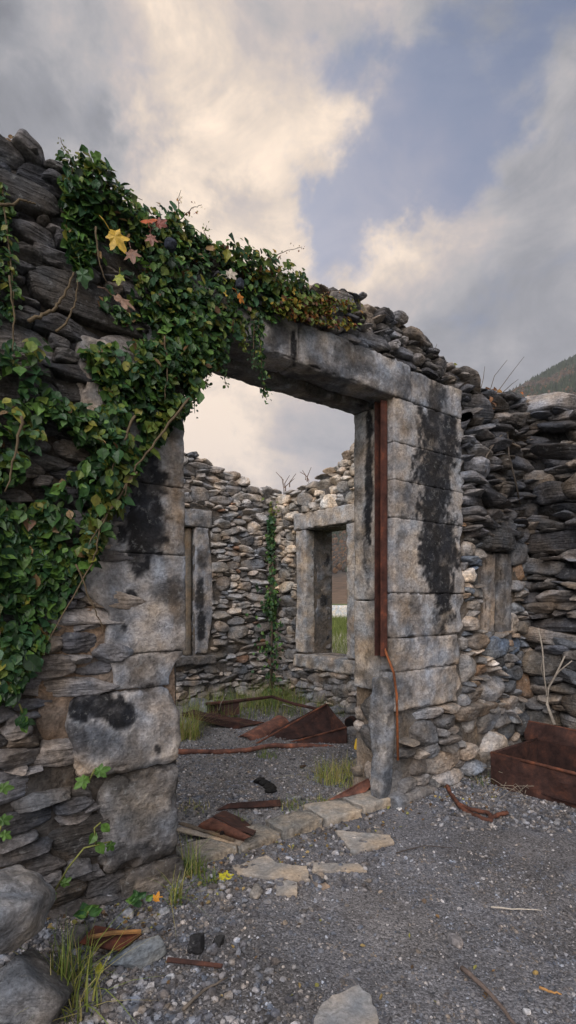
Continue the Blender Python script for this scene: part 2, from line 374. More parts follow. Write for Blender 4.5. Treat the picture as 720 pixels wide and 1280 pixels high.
def core(mb, T, u0, u1, top, y0, y1, col, holes=(), z0=-.1, step=.09, drop=.05, amp=.012):
    us = list(np.arange(u0, u1, step))+[u1]
    for a in holes: us += [a[0], a[1]]
    us = sorted(set(round(u, 4) for u in us if u0 <= u <= u1))
    for a, b in zip(us[:-1], us[1:]):
        if b-a < .002: continue
        m = (a+b)/2; t = top(m)-drop+random.uniform(-.02, .02)
        sp = [(z0, t)]
        for hh in holes:
            if hh[0] < m < hh[1]:
                ns = []
                for p, q in sp:
                    if hh[3] <= p or hh[2] >= q: ns.append((p, q)); continue
                    if hh[2] > p: ns.append((p, hh[2]))
                    if hh[3] < q: ns.append((hh[3], q))
                sp = ns
        for p, q in sp:
            ya = y0+random.uniform(0, amp)
            V = np.array([[a, ya, p], [b, ya, p], [b, y1, p], [a, y1, p], [a, ya, q], [b, ya, q], [b, y1, q], [a, y1, q]])
            mb.add(T(V), [[0,3,2,1],[4,5,6,7],[0,1,5,4],[1,2,6,5],[2,3,7,6],[3,0,4,7]], col(V) if callable(col) else col)
def lineF(pts):
    a = np.array(sorted([tuple(map(float, q)) for q in pts])); return lambda u: float(np.interp(u, a[:, 0], a[:, 1]))
def capstones(mb, T, u0, u1, top, ydep, pal, rng, n, sz=(.05, .12), sub=3, lift=0.0, strata=.02):
    for i in range(n):
        u = rng.uniform(u0, u1); y = rng.uniform(ydep[0], ydep[1]); s = rng.uniform(*sz)
        c = np.array(pal[rng.integers(len(pal))])*rng.uniform(.8, 1.2)
        tmp = MB(); rock(tmp, (u, y, top(u)+rng.uniform(-.05, .02)+lift), (s, s*rng.uniform(.6, 1), min(.06, s*rng.uniform(.22, .55))), c, sub=sub, k=rng.uniform(20, 44), rot=rot(rng.normal()*.15, rng.normal()*.2, rng.uniform(0, 6.28)), noise=.05, rng=rng, strata=strata)
        mb.add(T(tmp.V[0]), tmp.F[0], tmp.C[0])
# frames
YF = 2.305; XS = 4.27; YB = 5.93; XW = 4.38
def Tf(V): return np.c_[V[:, 0], V[:, 1]+YF, V[:, 2]]                 # front wall, faces -Y
def Tb(V): return np.c_[V[:, 0], V[:, 1]+YB, V[:, 2]]                 # back wall of the room
def Ts(V): return np.c_[XS+V[:, 1], -V[:, 0], V[:, 2]]                # side wall outside: u = -Y, faces -X
def Tw(V): return np.c_[XW+V[:, 1], -V[:, 0], V[:, 2]]                # window wall inside: u = -Y, faces -X
# ================================================================ FRONT WALL
def fp(px, py, Y=YF): p = onY(px, py, Y); return (p[0], p[2])
JL = fp(226, 800)[0]; JR = fp(487, 800)[0]; PR = fp(574, 700)[0]
LB, LT = 2.565, 2.782
topL = lineF([(-3, 3.1), (.42, 3.03), (.55, 3.02), (.8, 2.98), (1.0, 2.97), (1.5, 3.0)])
topM = lineF([fp(270, 318), fp(330, 350), fp(400, 362), fp(425, 366), fp(465, 388), fp(500, 402), fp(530, 432), fp(560, 460)])
topR = lineF([fp(560, 475), fp(600, 492), fp(640, 503), (4.6, 2.9)])
front = thing('ruined_wall', 'roofless stone front wall with the big doorway, ivy hanging over its lintel', 'wall', (1.9, 2.45, 0))
rng = np.random.default_rng(11)
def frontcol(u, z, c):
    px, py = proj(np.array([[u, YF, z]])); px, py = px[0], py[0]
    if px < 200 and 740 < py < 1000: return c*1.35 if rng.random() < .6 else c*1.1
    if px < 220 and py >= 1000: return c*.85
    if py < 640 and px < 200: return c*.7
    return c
mb = MB()
jambL = lambda u, z: False
qx = lambda z: np.interp(z, [0, .12, .5, .55, .9, .95, 1.15, 1.35, 1.6, 1.9, 2.2, 2.57], [.96, .82, .80, .655, .655, .86, .88, .88, .82, .88, .94, .96])
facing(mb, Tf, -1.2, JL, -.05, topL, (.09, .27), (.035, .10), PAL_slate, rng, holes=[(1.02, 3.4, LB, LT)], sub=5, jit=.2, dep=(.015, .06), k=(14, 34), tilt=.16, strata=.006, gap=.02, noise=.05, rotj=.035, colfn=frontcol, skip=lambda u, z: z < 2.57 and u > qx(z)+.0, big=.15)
mb.build('stonework', M_slate, front, smooth=True)
# dark core and sandy mortar
def corecol(V):
    px, py = proj(Tf(V)); s = sst(660, 740, py)*(1-sst(960, 1010, py))*sst(20, 110, px)*(1-sst(300, 301, px))
    return np.array([.055, .05, .045])*(1-s[:, None])+np.array([.25, .19, .145])*s[:, None]
mb = MB(); core(mb, Tf, -1.2, JL-.02, topL, .0, .32, (.085, .075, .065), holes=[(1.02, 3.4, LB, LT+.1)])
core(mb, Tf, JR+.03, 4.75, topR, -.008, .32, lambda V: np.array([.19, .165, .135])*(1-V[:, 2:3]/3.2)+.012, holes=[(1.02, PR-.05, LB, LT), (3.60, 4.0, 1.05, 1.66)])
core(mb, Tf, 1.0, PR, topM, .03, .30, (.05, .047, .044), z0=LT+.004)
mb.build('wall_core', M_core, front)
# sandy mortar as its own rough sheet round the left quoins
mb = MB(); us = np.arange(.2, JL-.03, .012); zs = np.arange(.35, 1.75, .012); A, B_ = np.meshgrid(us, zs, indexing='ij')
Vm = np.c_[A.ravel(), np.zeros(A.size), B_.ravel()]
Vm[:, 1] = -.012-.016*fbm(Vm, 14, 4)-.02*(fbm(Vm+5, 5, 2))
px, py = proj(Tf(Vm)); edge = fbm(Vm, 6, 3)*60
fall = sst(20, 60, px+edge*.6)*sst(705, 760, py+edge)*(1-sst(915, 960, py+edge*.7)); Vm[:, 1] += (1-fall)*.09-.007*fbm(Vm+1, 45, 3)
I = np.arange(A.size).reshape(A.shape); Fm = np.stack([I[:-1, :-1], I[1:, :-1], I[1:, 1:], I[:-1, 1:]], -1).reshape(-1, 4)
mc = np.array([.27, .20, .145])*(1+.3*fbm(Vm, 8, 4))[:, None]; g = sst(.0, .5, fbm(Vm+3, 5, 3))[:, None]; mc = mc*(1-g*.6)+np.array([.2, .18, .16])*g*.6
mb.add(Tf(Vm), Fm, mc); mb.build('mortar', M_core, front, smooth=True)
# stains, evaluated on the stone surfaces where they sit
def stained(base, blobs, warm=None, soft=.14):
    def f(W):
        px, py = proj(W); n = fbm(W, 13, 4); n2 = fbm(W+4, 45, 3); nb = fbm(W+8, 4, 4)
        c = np.tile(np.asarray(base, float), (len(W), 1))*(1+.32*nb+.16*n2)[:, None]
        if warm is not None:
            wv = sst(.02, .45, fbm(W+21, 4.5, 3))[:, None]*.7; c = c*(1-wv)+np.asarray(warm)*wv*(1+.2*n)[:, None]
        mot = sst(.08, .42, fbm(W+50, 7, 5))[:, None]; c = c*(1-.5*mot)
        mot = sst(.15, .4, fbm(W+70, 16, 4))[:, None]; c = c*(1-.35*mot)+np.array([.38, .38, .375])*.35*mot
        nz_ = n*.55+n2*.35+fbm(W+33, 7, 3)*.35; dk = np.full(len(W), 9.)
        for (x, y, rx, ry, s, cl) in blobs:
            d = np.sqrt(((px-x)/rx)**2+((py-y)/ry)**2)
            if cl is K and s > .9: dk = np.minimum(dk, d); continue
            a = ((1-sst(1-soft*1.6, 1+soft*1.6, d+nz_))*s)[:, None]
            c = c*(1-a)+np.asarray(cl)*(1+.3*n2)[:, None]*a
        d = dk+nz_; rim = (.45*sst(1.0, 1.14, d)*(1-sst(1.2, 1.55, d)))[:, None]; c = c*(1-rim)+np.array([.40, .39, .375])*rim
        a = (1-sst(.78, 1.14, d))[:, None]*.97*(1-.22*sst(.1, .5, fbm(W+90, 30, 4)))[:, None]; c = c*(1-a)+np.asarray(K)*(1+.8*n2+.8*np.maximum(nb, 0))[:, None]*a
        return np.clip(c, .008, .9)
    return f
K = (.010, .011, .014); G = (.09, .09, .095); DG = (.05, .05, .053); OC = (.16, .12, .085); PW = (.42, .42, .43)
stL = [(205, 560, 30, 90, .7, (.20, .17, .14)), (217, 650, 12, 130, .5, (.22, .17, .12)), (180, 590, 25, 48, 1., K), (183, 645, 27, 66, 1., K), (176, 690, 17, 32, 1., K), (152, 667, 9, 14, .95, K),
       (162, 745, 9, 10, .95, K), (211, 740, 24, 17, .75, DG), (140, 470, 22, 40, .6, (.3, .27, .24)), (98, 884, 17, 17, .95, K), (118, 876, 22, 17, .95, K), (150, 893, 19, 19, .96, K), (128, 886, 20, 12, .95, K), (95, 915, 12, 24, .8, DG), (135, 905, 45, 30, .4, DG), (197, 936, 5, 8, .9, K),
       (156, 786, 4, 7, .95, K), (152, 820, 4, 8, .6, K), (190, 780, 22, 30, .6, PW), (120, 715, 16, 16, .6, PW), (165, 865, 12, 8, .5, PW), (210, 880, 8, 22, .5, (.3,.28,.26)), (165, 1010, 30, 30, .4, (.2, .19, .17)), (180, 1080, 60, 24, .8, DG)]
cL = stained((.32, .32, .325), stL, warm=(.26, .22, .18)); cL2 = stained((.16, .155, .15), stL, warm=(.15, .135, .11))
def zL(y, x=226): return fp(x, y)[1]
blk = [  # z0,z1, left points, right points
    (zL(612), LB, [fp(150, 612)[::-1], (2.2, .93), (2.57, 1.0)], JL, cL),
    (zL(695), zL(612), [fp(118, 700)[::-1], fp(150, 612)[::-1]], JL+.004, cL),
    (zL(812), zL(695), [fp(130, 800)[::-1], fp(134, 765)[::-1], fp(96, 735)[::-1], fp(108, 700)[::-1]], JL+.008, cL)]
for i, (z0, z1, L, R, cf) in enumerate(blk):
    mb = MB(); L = [(p[0], p[1]) for p in L]
    block(mb, L, R, z0+.001, z1-.001, -.035, .30, cf, res=.011, r=.0025, noise=.004, nsc=13, T=Tf); mb.build('quoin_block', M_conc, front, smooth=True)
mb = MB(); block(mb, [fp(140, 840)[::-1], fp(132, 812)[::-1]], [fp(208, 845)[::-1], fp(224, 815)[::-1]], zL(853), zL(812)-.002, -.034, .30, cL, res=.011, r=.006, noise=.008, T=Tf); mb.build('quoin_block', M_conc, front, smooth=True)
mb = MB(); block(mb, [fp(90, 945)[::-1], fp(80, 905)[::-1], fp(92, 860)[::-1], fp(110, 850)[::-1]], [fp(222, 945)[::-1], fp(221, 890)[::-1], fp(206, 850)[::-1]], zL(948), zL(853)-.0, -.06, .30, cL, res=.011, r=.045, noise=.014, T=Tf, nsc=8); mb.build('quoin_block', M_conc, front, smooth=True)
mb = MB(); block(mb, [fp(123, 1080)[::-1], fp(120, 1000)[::-1], fp(136, 950)[::-1]], [fp(220, 1060)[::-1], fp(222, 950)[::-1]], zL(1062), zL(948)-.004, -.05, .30, cL2, res=.011, r=.05, noise=.02, T=Tf, nsc=7); mb.build('quoin_block', M_rubble, front, smooth=True)
mb = MB(); block(mb, fp(146, 1080)[0], JL, -.12, zL(1062)-.005, -.07, .30, cL2, res=.014, r=.03, noise=.015, T=Tf, nsc=7); mb.build('quoin_block', M_rubble, front, smooth=True)
# pale render patch under the ivy
mb = MB(); block(mb, [fp(98, 520)[::-1], fp(92, 440)[::-1]], [fp(128, 520)[::-1], fp(140, 440)[::-1]], fp(115, 525)[1], fp(115, 425)[1], -.05, .05, stained((.30, .27, .24), []), res=.011, r=.03, noise=.015, T=Tf); mb.build('render_patch', M_conc, front, smooth=True)
# ---- right pillar blocks
stR = [(552, 640, 33, 120, .5, (.36, .345, .33)), (549, 535, 23, 50, 1., K), (544, 580, 25, 50, 1., K), (545, 625, 22, 60, 1., K), (549, 680, 25, 56, 1., K), (552, 725, 17, 40, 1., K), (552, 765, 13, 26, .9, K), (558, 500, 14, 26, .8, K), (516, 622, 11, 24, .8, G),
       (530, 798, 6, 7, .9, K), (515, 775, 10, 20, .5, G), (505, 830, 12, 14, .5, (.24, .2, .16)), (500, 720, 10, 60, .5, (.28, .24, .2)), (500, 560, 10, 40, .5, (.3, .26, .22)), (573, 690, 8, 40, .6, (.42, .40, .38)), (535, 830, 22, 40, .4, PW), (555, 788, 6, 8, .8, K)]
cR = stained((.33, .315, .30), stR, warm=(.31, .265, .215), soft=.1)
zr = lambda y: fp(487, y)[1]
jy = [505, 553, 600, 647, 741, 798, 840, 890]
for i in range(7):
    zt = zr(jy[i]) if i else LB; zb = zr(jy[i+1])
    x1 = fp(574 if i < 5 else 566, 700)[0]
    mb = MB(); block(mb, JR+rng.uniform(0, .006), [(zb+(zt-zb)*q/5, x1+rng.uniform(-.045, .035)) for q in range(6)], zb+.0004, zt-.0004, -.035-(.012 if i > 4 else 0), .14, cR, res=.012, r=.0025 if i < 4 else .012, noise=.0035 if i < 4 else .012, nsc=14 if i < 4 else 9, T=Tf)
    mb.build('quoin_block', M_conc, front, smooth=True)
# inner strip of the reveal behind the steel channel
cS = stained((.34, .32, .29), [(461, 600, 5, 90, .95, K), (459, 680, 5, 60, .9, K), (466, 560, 4, 40, .5, DG)], warm=(.28, .23, .17))
for a, b in ((750, 515), (852, 751)):
    mb = MB(); block(mb, JR-.03, JR+.2, fp(468, a)[1]-.08*(a > 800), fp(468, b, 2.5)[1] if b > 600 else LB-.04, .074, .29, cS, res=.012, r=.01, noise=.008, T=Tf); mb.build('reveal_block', M_conc, front, smooth=True)
# big courses below the pillar
def c2(u, z, c):
    return c*.95+np.array([.04, .03, .02])
mb = MB(); facing(mb, Tf, JR+.06, PR+.1, -.06, lambda u: .56, (.13, .40), (.06, .17), PAL_rub, rng, sub=5, dep=(.05, .11), k=(9, 14), tilt=.15, gap=.03, noise=.06, colfn=c2, ubound=(JR-.02, 9))
def Trev(V): return np.c_[JR+.03+V[:, 1], YF+.30-V[:, 0], V[:, 2]]
facing(mb, Trev, .0, .26, -.05, lambda u: .56, (.12, .2), (.09, .15), PAL_rub, rng, sub=3, dep=(.02, .05), k=(9, 16), ubound=(-.02, .3))
# rubble right of the pillar
rub2 = np.random.default_rng(5)
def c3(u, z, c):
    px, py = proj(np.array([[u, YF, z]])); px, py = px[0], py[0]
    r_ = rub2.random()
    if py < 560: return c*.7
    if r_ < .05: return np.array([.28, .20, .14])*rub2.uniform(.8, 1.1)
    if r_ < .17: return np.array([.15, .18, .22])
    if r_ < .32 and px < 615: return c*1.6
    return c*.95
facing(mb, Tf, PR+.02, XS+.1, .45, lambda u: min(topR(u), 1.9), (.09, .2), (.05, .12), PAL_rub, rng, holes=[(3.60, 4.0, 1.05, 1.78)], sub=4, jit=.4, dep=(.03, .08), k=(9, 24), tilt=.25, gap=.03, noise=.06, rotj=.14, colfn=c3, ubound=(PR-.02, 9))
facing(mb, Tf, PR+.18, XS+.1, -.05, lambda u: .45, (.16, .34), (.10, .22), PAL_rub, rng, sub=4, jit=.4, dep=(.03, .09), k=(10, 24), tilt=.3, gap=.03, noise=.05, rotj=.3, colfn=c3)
mb.build('stonework', M_rubble, front, smooth=True)
mb = MB()
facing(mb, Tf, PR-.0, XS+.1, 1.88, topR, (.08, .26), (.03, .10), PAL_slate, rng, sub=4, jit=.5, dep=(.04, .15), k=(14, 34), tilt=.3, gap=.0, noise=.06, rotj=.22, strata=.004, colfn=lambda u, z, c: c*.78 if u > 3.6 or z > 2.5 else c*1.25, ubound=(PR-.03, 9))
facing(mb, Tf, 1.0, PR+.05, LT+.01, topM, (.055, .15), (.025, .065), PAL_slate, rng, holes=[(.5, PR+.0, 0, LT+.012)], sub=4, jit=.4, dep=(.0, .07), k=(12, 28), tilt=.2, gap=.03, noise=.06, rotj=.1, strata=.003, colfn=lambda u, z, c: c*1.25)
capstones(mb, Tf, 1.0, PR+.1, topM, (.02, .3), lite(PAL_slate, .85), rng, 170, sz=(.03, .085), sub=4)
capstones(mb, Tf, PR, XS+.3, topR, (-.03, .3), PAL_slate, rng, 55, sz=(.05, .14), sub=4)
capstones(mb, Tf, -1.1, JL+.1, topL, (-.02, .3), PAL_slate, rng, 90, sz=(.05, .14), sub=4)
mb.build('upper_stonework', M_slate, front, smooth=True)
# lintel: three face slabs and the beam behind them
stT = [(300, 440, 22, 16, .6, DG), (350, 420, 18, 20, .8, K), (367, 430, 4, 26, .95, K), (440, 462, 34, 10, .55, DG), (400, 445, 12, 14, .5, G), (330, 412, 12, 8, .5, PW), (478, 440, 14, 8, .5, PW), (505, 480, 10, 16, .7, DG), (545, 500, 14, 24, .85, K), (520, 470, 14, 10, .5, G), (568, 500, 8, 20, .5, PW), (420, 470, 20, 12, .5, DG)]
cT = stained((.28, .28, .285), stT, warm=(.2, .18, .16), soft=.25)
xs = [.98, fp(367, 430)[0], fp(508, 480)[0], PR-.02]
for i in range(3):
    mb = MB(); block(mb, xs[i]+.001, xs[i+1]-.001, LB+(.0 if i < 2 else .001), LT+[.0, .015, -.01][i], -.05+[.0, .004, .01][i], .15, cT, res=.011, r=.012, noise=.011, T=Tf); mb.build('lintel', M_conc, front, smooth=True)
mb = MB(); block(mb, 1.02, JR+.05, LB-.035, LT-.02, .155, .30, stained((.15, .14, .13), []), res=.014, r=.012, noise=.01, T=Tf); mb.build('lintel_beam', M_conc, front, smooth=True)
# niche right of the pillar: projecting head stone, pale jambs, closed back
mb = MB(); block(mb, 3.56, 3.98, 1.66, 1.90, -.10, .1, (.10, .10, .10), res=.014, r=.03, noise=.02, T=Tf, nsc=8); mb.build('niche_lintel', M_slate, front, smooth=True)
mb = MB(); block(mb, 3.60, 3.70, 1.0, 1.66, .03, .2, stained((.2, .17, .14), []), res=.012, r=.02, noise=.01, T=Tf)
mb.build('niche_jamb', M_conc, front, smooth=True); mb = MB(); block(mb, 3.71, 3.84, .98, 1.655, .0, .2, stained((.30, .265, .23), [(622, 700, 3, 60, .6, DG)]), res=.012, r=.02, noise=.01, T=Tf)
mb.build('niche_jamb', M_conc, front, smooth=True); mb = MB(); block(mb, 3.86, 4.02, .90, 1.65, -.035, .2, stained((.13, .125, .12), []), res=.012, r=.02, noise=.012, T=Tf)
mb.build('niche_jamb', M_conc, front, smooth=True); mb = MB(); block(mb, 3.58, 4.02, .92, 1.0, .0, .2, stained((.15, .14, .13), []), res=.014, r=.02, noise=.012, T=Tf)
mb.build('niche_jamb', M_conc, front, smooth=True)
# steel channel
mb = MB(); rc = (.062, .028, .022)
a = JR-.012; zt, zb = LB-.02, fp(480, 818, 2.4)[1]
mb.box((a-.008, YF+.008, zb), (a, YF+.066, zt), rc); mb.box((a-.055, YF+.008, zb+.002), (a-.0085, YF+.016, zt-.002), (.085, .036, .026)); mb.box((a-.055, YF+.058, zb+.002), (a-.0085, YF+.066, zt-.002), rc)
for z in np.arange(zb+.1, zt, .35): mb.tube([(a-.008, YF+.037, z), (a-.02, YF+.037, z)], .012, rc, sides=8)
ch = mb.build('steel_channel', M_rust, front)
mb = MB(); mb.tube([(a-.02, YF+.02, zb+.06), (a-.006, YF-.05, zb-.1), (a+.0, YF-.068, .7), (a+.0, YF-.078, .30)], .008, (.2, .075, .03), sides=8); mb.build('rod', M_rust, front, smooth=True)
# ================================================================ SIDE WALL outside, right
side = thing('stone_wall', 'dark rough slate wall at the right edge, meeting the front wall in a corner', 'wall', (XS, 1.4, 0))
topS = lineF([(-YF-.4, 2.95), (-2.2, 2.88), (-2.0, 2.72), (-1.8, 2.68), (-.5, 2.5)])
mb = MB(); core(mb, Ts, -YF-.1, -.3, topS, .02, .4, (.045, .042, .04)); mb.build('wall_core', M_core, side)
rs = np.random.default_rng(21); mb = MB()
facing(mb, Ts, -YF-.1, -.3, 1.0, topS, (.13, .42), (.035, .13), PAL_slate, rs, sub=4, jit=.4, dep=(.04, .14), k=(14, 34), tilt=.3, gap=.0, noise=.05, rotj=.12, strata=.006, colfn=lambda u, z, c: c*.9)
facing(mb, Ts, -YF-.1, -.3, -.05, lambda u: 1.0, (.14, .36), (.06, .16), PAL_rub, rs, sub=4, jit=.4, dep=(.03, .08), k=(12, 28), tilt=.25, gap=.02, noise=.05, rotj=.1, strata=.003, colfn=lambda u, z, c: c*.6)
capstones(mb, Ts, -YF-.2, -.4, topS, (.0, .3), PAL_slate, rs, 40, sz=(.07, .2), sub=4)
mb.build('stonework', M_slate, side, smooth=True)
for nm, lab, pts, D, th in [('roof_slate', 'black slab jutting from the wall top', [(676, 552), (712, 540), (722, 566), (684, 574)], 3.80, .05), ('projecting_slab', 'dark wedge stone jutting out in the corner', [(604, 600), (632, 608), (640, 640), (606, 622)], 3.95, .07)]:
    mb = MB(); q = np.array([P(x, y, D-.12*(i in (2, 3))) for i, (x, y) in enumerate(pts)])
    c = q.mean(0); w = np.linalg.norm(q[1]-q[0])/2; s2 = .2
    rock(mb, c+np.array([.05, .1, 0]), (w*1.25, s2, th), (.035, .035, .038), sub=4, k=30, rot=rot(.25, .12 if th < .06 else .5, -.5), noise=.03, rng=rs)
    o = mb.build(nm, M_slate, side if th < .06 else front, smooth=True); o['label'] = lab
# ================================================================ BACK WALL of the room
back = thing('stone_wall', 'rubble wall at the back of the room, left of the corner, with a narrow wooden framed window', 'wall', (2.8, YB+.2, 0))
topB = lineF([(0, 3.3), onY(232, 566, YB)[[0, 2]], onY(262, 580, YB)[[0, 2]], onY(290, 597, YB)[[0, 2]], onY(325, 612, YB)[[0, 2]], (4.9, 2.72)])
hb = [(2.45, 3.2, .6, 2.17)]
mb = MB(); core(mb, Tb, .6, 4.9, topB, -.008, .42, (.12, .11, .098), holes=hb); mb.build('wall_core', M_core, back)
rb = np.random.default_rng(31); mb = MB()
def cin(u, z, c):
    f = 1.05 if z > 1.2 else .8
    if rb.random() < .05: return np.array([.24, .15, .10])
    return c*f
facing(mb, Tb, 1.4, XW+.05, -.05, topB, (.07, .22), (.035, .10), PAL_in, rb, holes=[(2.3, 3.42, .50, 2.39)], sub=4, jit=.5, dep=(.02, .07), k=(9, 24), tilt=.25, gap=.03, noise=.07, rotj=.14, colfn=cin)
capstones(mb, Tb, 1.4, XW+.3, topB, (.0, .35), PAL_in, rb, 60, sz=(.05, .13), sub=3)
mb.build('stonework', M_rubble, back, smooth=True)
wb = MB(); block(wb, 2.3, 3.43, 2.17, 2.39, -.04, .3, stained((.21, .21, .21), [(250, 650, 14, 8, .4, DG)]), res=.02, r=.02, noise=.012, T=Tb)
win = wb.build('window_surround', M_conc, back, smooth=True)
stB = [(250, 745, 6, 20, .9, K), (252, 780, 5, 18, .9, K), (256, 700, 8, 10, .6, DG)]
mb = MB(); block(mb, 3.2, [(.6, 3.36), (1.2, 3.46), (1.6, 3.44), (2.17, 3.38)], .62, 2.168, -.035, .4, stained((.25, .25, .255), stB, warm=(.2, .18, .16)), res=.02, r=.015, noise=.015, T=Tb); mb.build('jamb', M_conc, win, smooth=True)
mb = MB(); block(mb, 2.25, 3.46, .49, .60, -.10, .3, stained((.12, .115, .11), []), res=.02, r=.02, noise=.012, T=Tb); mb.build('sill', M_rubble, win, smooth=True)
mb = MB(); block(mb, 3.10, 3.18, .6, 2.165, .03, .13, (.14, .115, .085), res=.03, r=.01, noise=.004, T=Tb); mb.build('wooden_post', M_wood, win, smooth=True); mb = MB(); block(mb, 2.98, 3.03, .6, 2.165, .18, .26, (.22, .17, .07), res=.03, r=.01, noise=.004, T=Tb); mb.build('wooden_post', M_wood, win, smooth=True)
# ================================================================ WINDOW WALL of the room
wwall = thing('stone_wall', 'rubble wall on the right of the room, with the tall open stone framed window', 'wall', (XW+.2, 4.2, 0))
topW = lineF([(-YB-.4, 2.72)]+[(-onX(x, y, XW)[1], onX(x, y, XW)[2]) for x, y in ((342, 622), (360, 618), (385, 606), (410, 590), (430, 575), (455, 558))]+[(-2.6, 3.1)])
hw = [(-5.196, -4.47, .6, 2.16)]
mb = MB(); core(mb, Tw, -YB-.4, -YF-.2, topW, -.008, .42, (.12, .11, .098), holes=hw); mb.build('wall_core', M_core, wwall)
mb = MB()
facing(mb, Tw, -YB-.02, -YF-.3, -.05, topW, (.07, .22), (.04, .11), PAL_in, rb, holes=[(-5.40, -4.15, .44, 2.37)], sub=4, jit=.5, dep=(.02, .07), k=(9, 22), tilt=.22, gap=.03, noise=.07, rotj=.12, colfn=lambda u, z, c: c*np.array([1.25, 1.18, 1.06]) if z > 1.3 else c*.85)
capstones(mb, Tw, -YB-.1, -YF-.4, topW, (.0, .35), PAL_in, rb, 70, sz=(.05, .13), sub=3)
mb.build('stonework', M_rubble, wwall, smooth=True)
cw = stained((.36, .34, .31), [(374, 730, 3, 40, .3, DG)], warm=(.26, .22, .18))
mb = MB(); block(mb, -5.42, -4.25, 2.16, 2.37, -.05, .3, cw, res=.016, r=.014, noise=.012, T=Tw); win2 = mb.build('window_surround', M_conc, wwall, smooth=True)
mb = MB(); block(mb, [(.6, -5.40), (1.5, -5.37), (2.16, -5.39)], -5.19, .62, 2.158, -.035, .12, cw, res=.016, r=.012, noise=.012, T=Tw); mb.build('jamb', M_conc, win2, smooth=True)
mb = MB(); block(mb, -5.33, -5.195, .62, 2.158, .13, .42, stained((.15, .145, .14), [(408, 700, 5, 8, .9, K), (404, 750, 4, 7, .9, K), (410, 790, 6, 12, .9, K), (400, 660, 8, 14, .8, K)]), res=.016, r=.03, noise=.03, nsc=5, T=Tw); mb.build('jamb', M_conc, win2, smooth=True)
mb = MB(); block(mb, -4.468, [(.6, -4.17), (1.3, -4.22), (2.16, -4.12)], .62, 2.158, -.035, .4, cw, res=.016, r=.014, noise=.018, T=Tw); mb.build('jamb', M_conc, win2, smooth=True)
mb = MB(); block(mb, -5.40, -4.12, .44, .60, -.07, .38, cw, res=.016, r=.014, noise=.012, T=Tw); mb.build('sill', M_conc, win2, smooth=True)
# ================================================================ GROUND
xs_ = np.concatenate([-np.geomspace(3200, 1.6, 40), np.arange(-1.5, 6.5, .03), np.geomspace(6.6, 3200, 44)])
ys_ = np.concatenate([-np.geomspace(3200, 1.2, 40), np.arange(-1.1, 7.2, .03), np.geomspace(7.3, 3200, 44)])
A, B_ = np.meshgrid(xs_, ys_, indexing='ij'); G3 = np.c_[A.ravel(), B_.ravel(), np.zeros(A.size)]
def gz(p):
    p = np.asarray(p, float).reshape(-1, 3); q = np.c_[p[:, 0], p[:, 1], p[:, 0]*0]
    near = 1/(1+(np.hypot(q[:, 0]-2.5, q[:, 1]-2.5)/9)**4)
    z = near*(fbm(q, 1.1, 3)*.022+fbm(q, 6, 3)*.008)
    w = np.abs(q[:, 1]-YF-.1)                              # spoil banked against the foot of the walls
    foot = np.exp(-(np.clip(YF-q[:, 1], 0, 9)/.16)**2)*((q[:, 0] < JL) | (q[:, 0] > JR+.05))
    return z+near*foot*.03
G3[:, 2] = gz(G3)
gc = np.tile(np.array([.125, .125, .134]), (len(G3), 1))
inr = ((G3[:, 1] > YF+.1) & (G3[:, 1] < YB+.4) & (G3[:, 0] < XW+.4))
gc[inr] = (.145, .142, .143)
out = (G3[:, 0] > XW+.6) | (G3[:, 1] > YB+.6) | (G3[:, 0] < -4) | (G3[:, 1] < -6)
nn = fbm(G3, .4, 4)
gc[out] = np.array([.085, .10, .035])*(1+.5*nn[out])[:, None]
brown = sst(.0, .3, fbm(G3+7, 3.0, 4))*(~out)*.35
pth = (sst(.5, 1.6, G3[:, 0]-.3)*(G3[:, 1] < YF-.1)*(1-sst(2.2, 3.4, G3[:, 0]))*(~out))[:, None]*np.clip(.6+.8*fbm(G3, 1.7, 3), 0, 1)[:, None]; gc = gc*(1+.28*pth)
gc = gc*(1-brown[:, None])+np.array([.13, .115, .10])*brown[:, None]
I = np.arange(A.size).reshape(A.shape)
mb = MB(); mb.add(G3, np.stack([I[:-1, :-1], I[1:, :-1], I[1:, 1:], I[:-1, 1:]], -1).reshape(-1, 4), gc)
g = mb.build('ground', M_ground, smooth=True); g['kind'] = 'structure'; g['label'] = 'grey gravel ground in front of and inside the ruin, meadow beyond'
# gravel
rg = np.random.default_rng(77)
def pebbles(n, fpos, smin, smax, cols, sub=1, flat=.6):
    D, Fi = ico(sub); pos = fpos(n); n = len(pos); m = len(D)
    s = smin*np.exp(rg.random(n)**2.2*math.log(smax/smin))
    V = D[None]*(1+rg.normal(size=(n, m, 1))*.16)*s[:, None, None]*np.stack([rg.uniform(.8, 1.3, n), rg.uniform(.6, 1, n), rg.uniform(.4, .8, n)], 1)[:, None, :]
    a = rg.uniform(0, 6.28, n); t = rg.normal(size=n)*.4
    ct, st = np.cos(t)[:, None], np.sin(t)[:, None]; ca, sa = np.cos(a)[:, None], np.sin(a)[:, None]
    x, y, z = V[..., 0], V[..., 1], V[..., 2]; x, z = x*ct-z*st, x*st+z*ct; x, y = x*ca-y*sa, x*sa+y*ca
    V = np.stack([x, y, z], -1)+pos[:, None, :]; V[..., 2] += (s*.25)[:, None]
    c = np.array(cols)[rg.integers(len(cols), size=n)]*rg.uniform(.55, 1.15, (n, 1))
    Fa = (Fi[None]+(np.arange(n)*m)[:, None, None]).reshape(-1, 3)
    return V.reshape(-1, 3), Fa, np.repeat(c, m, axis=0)
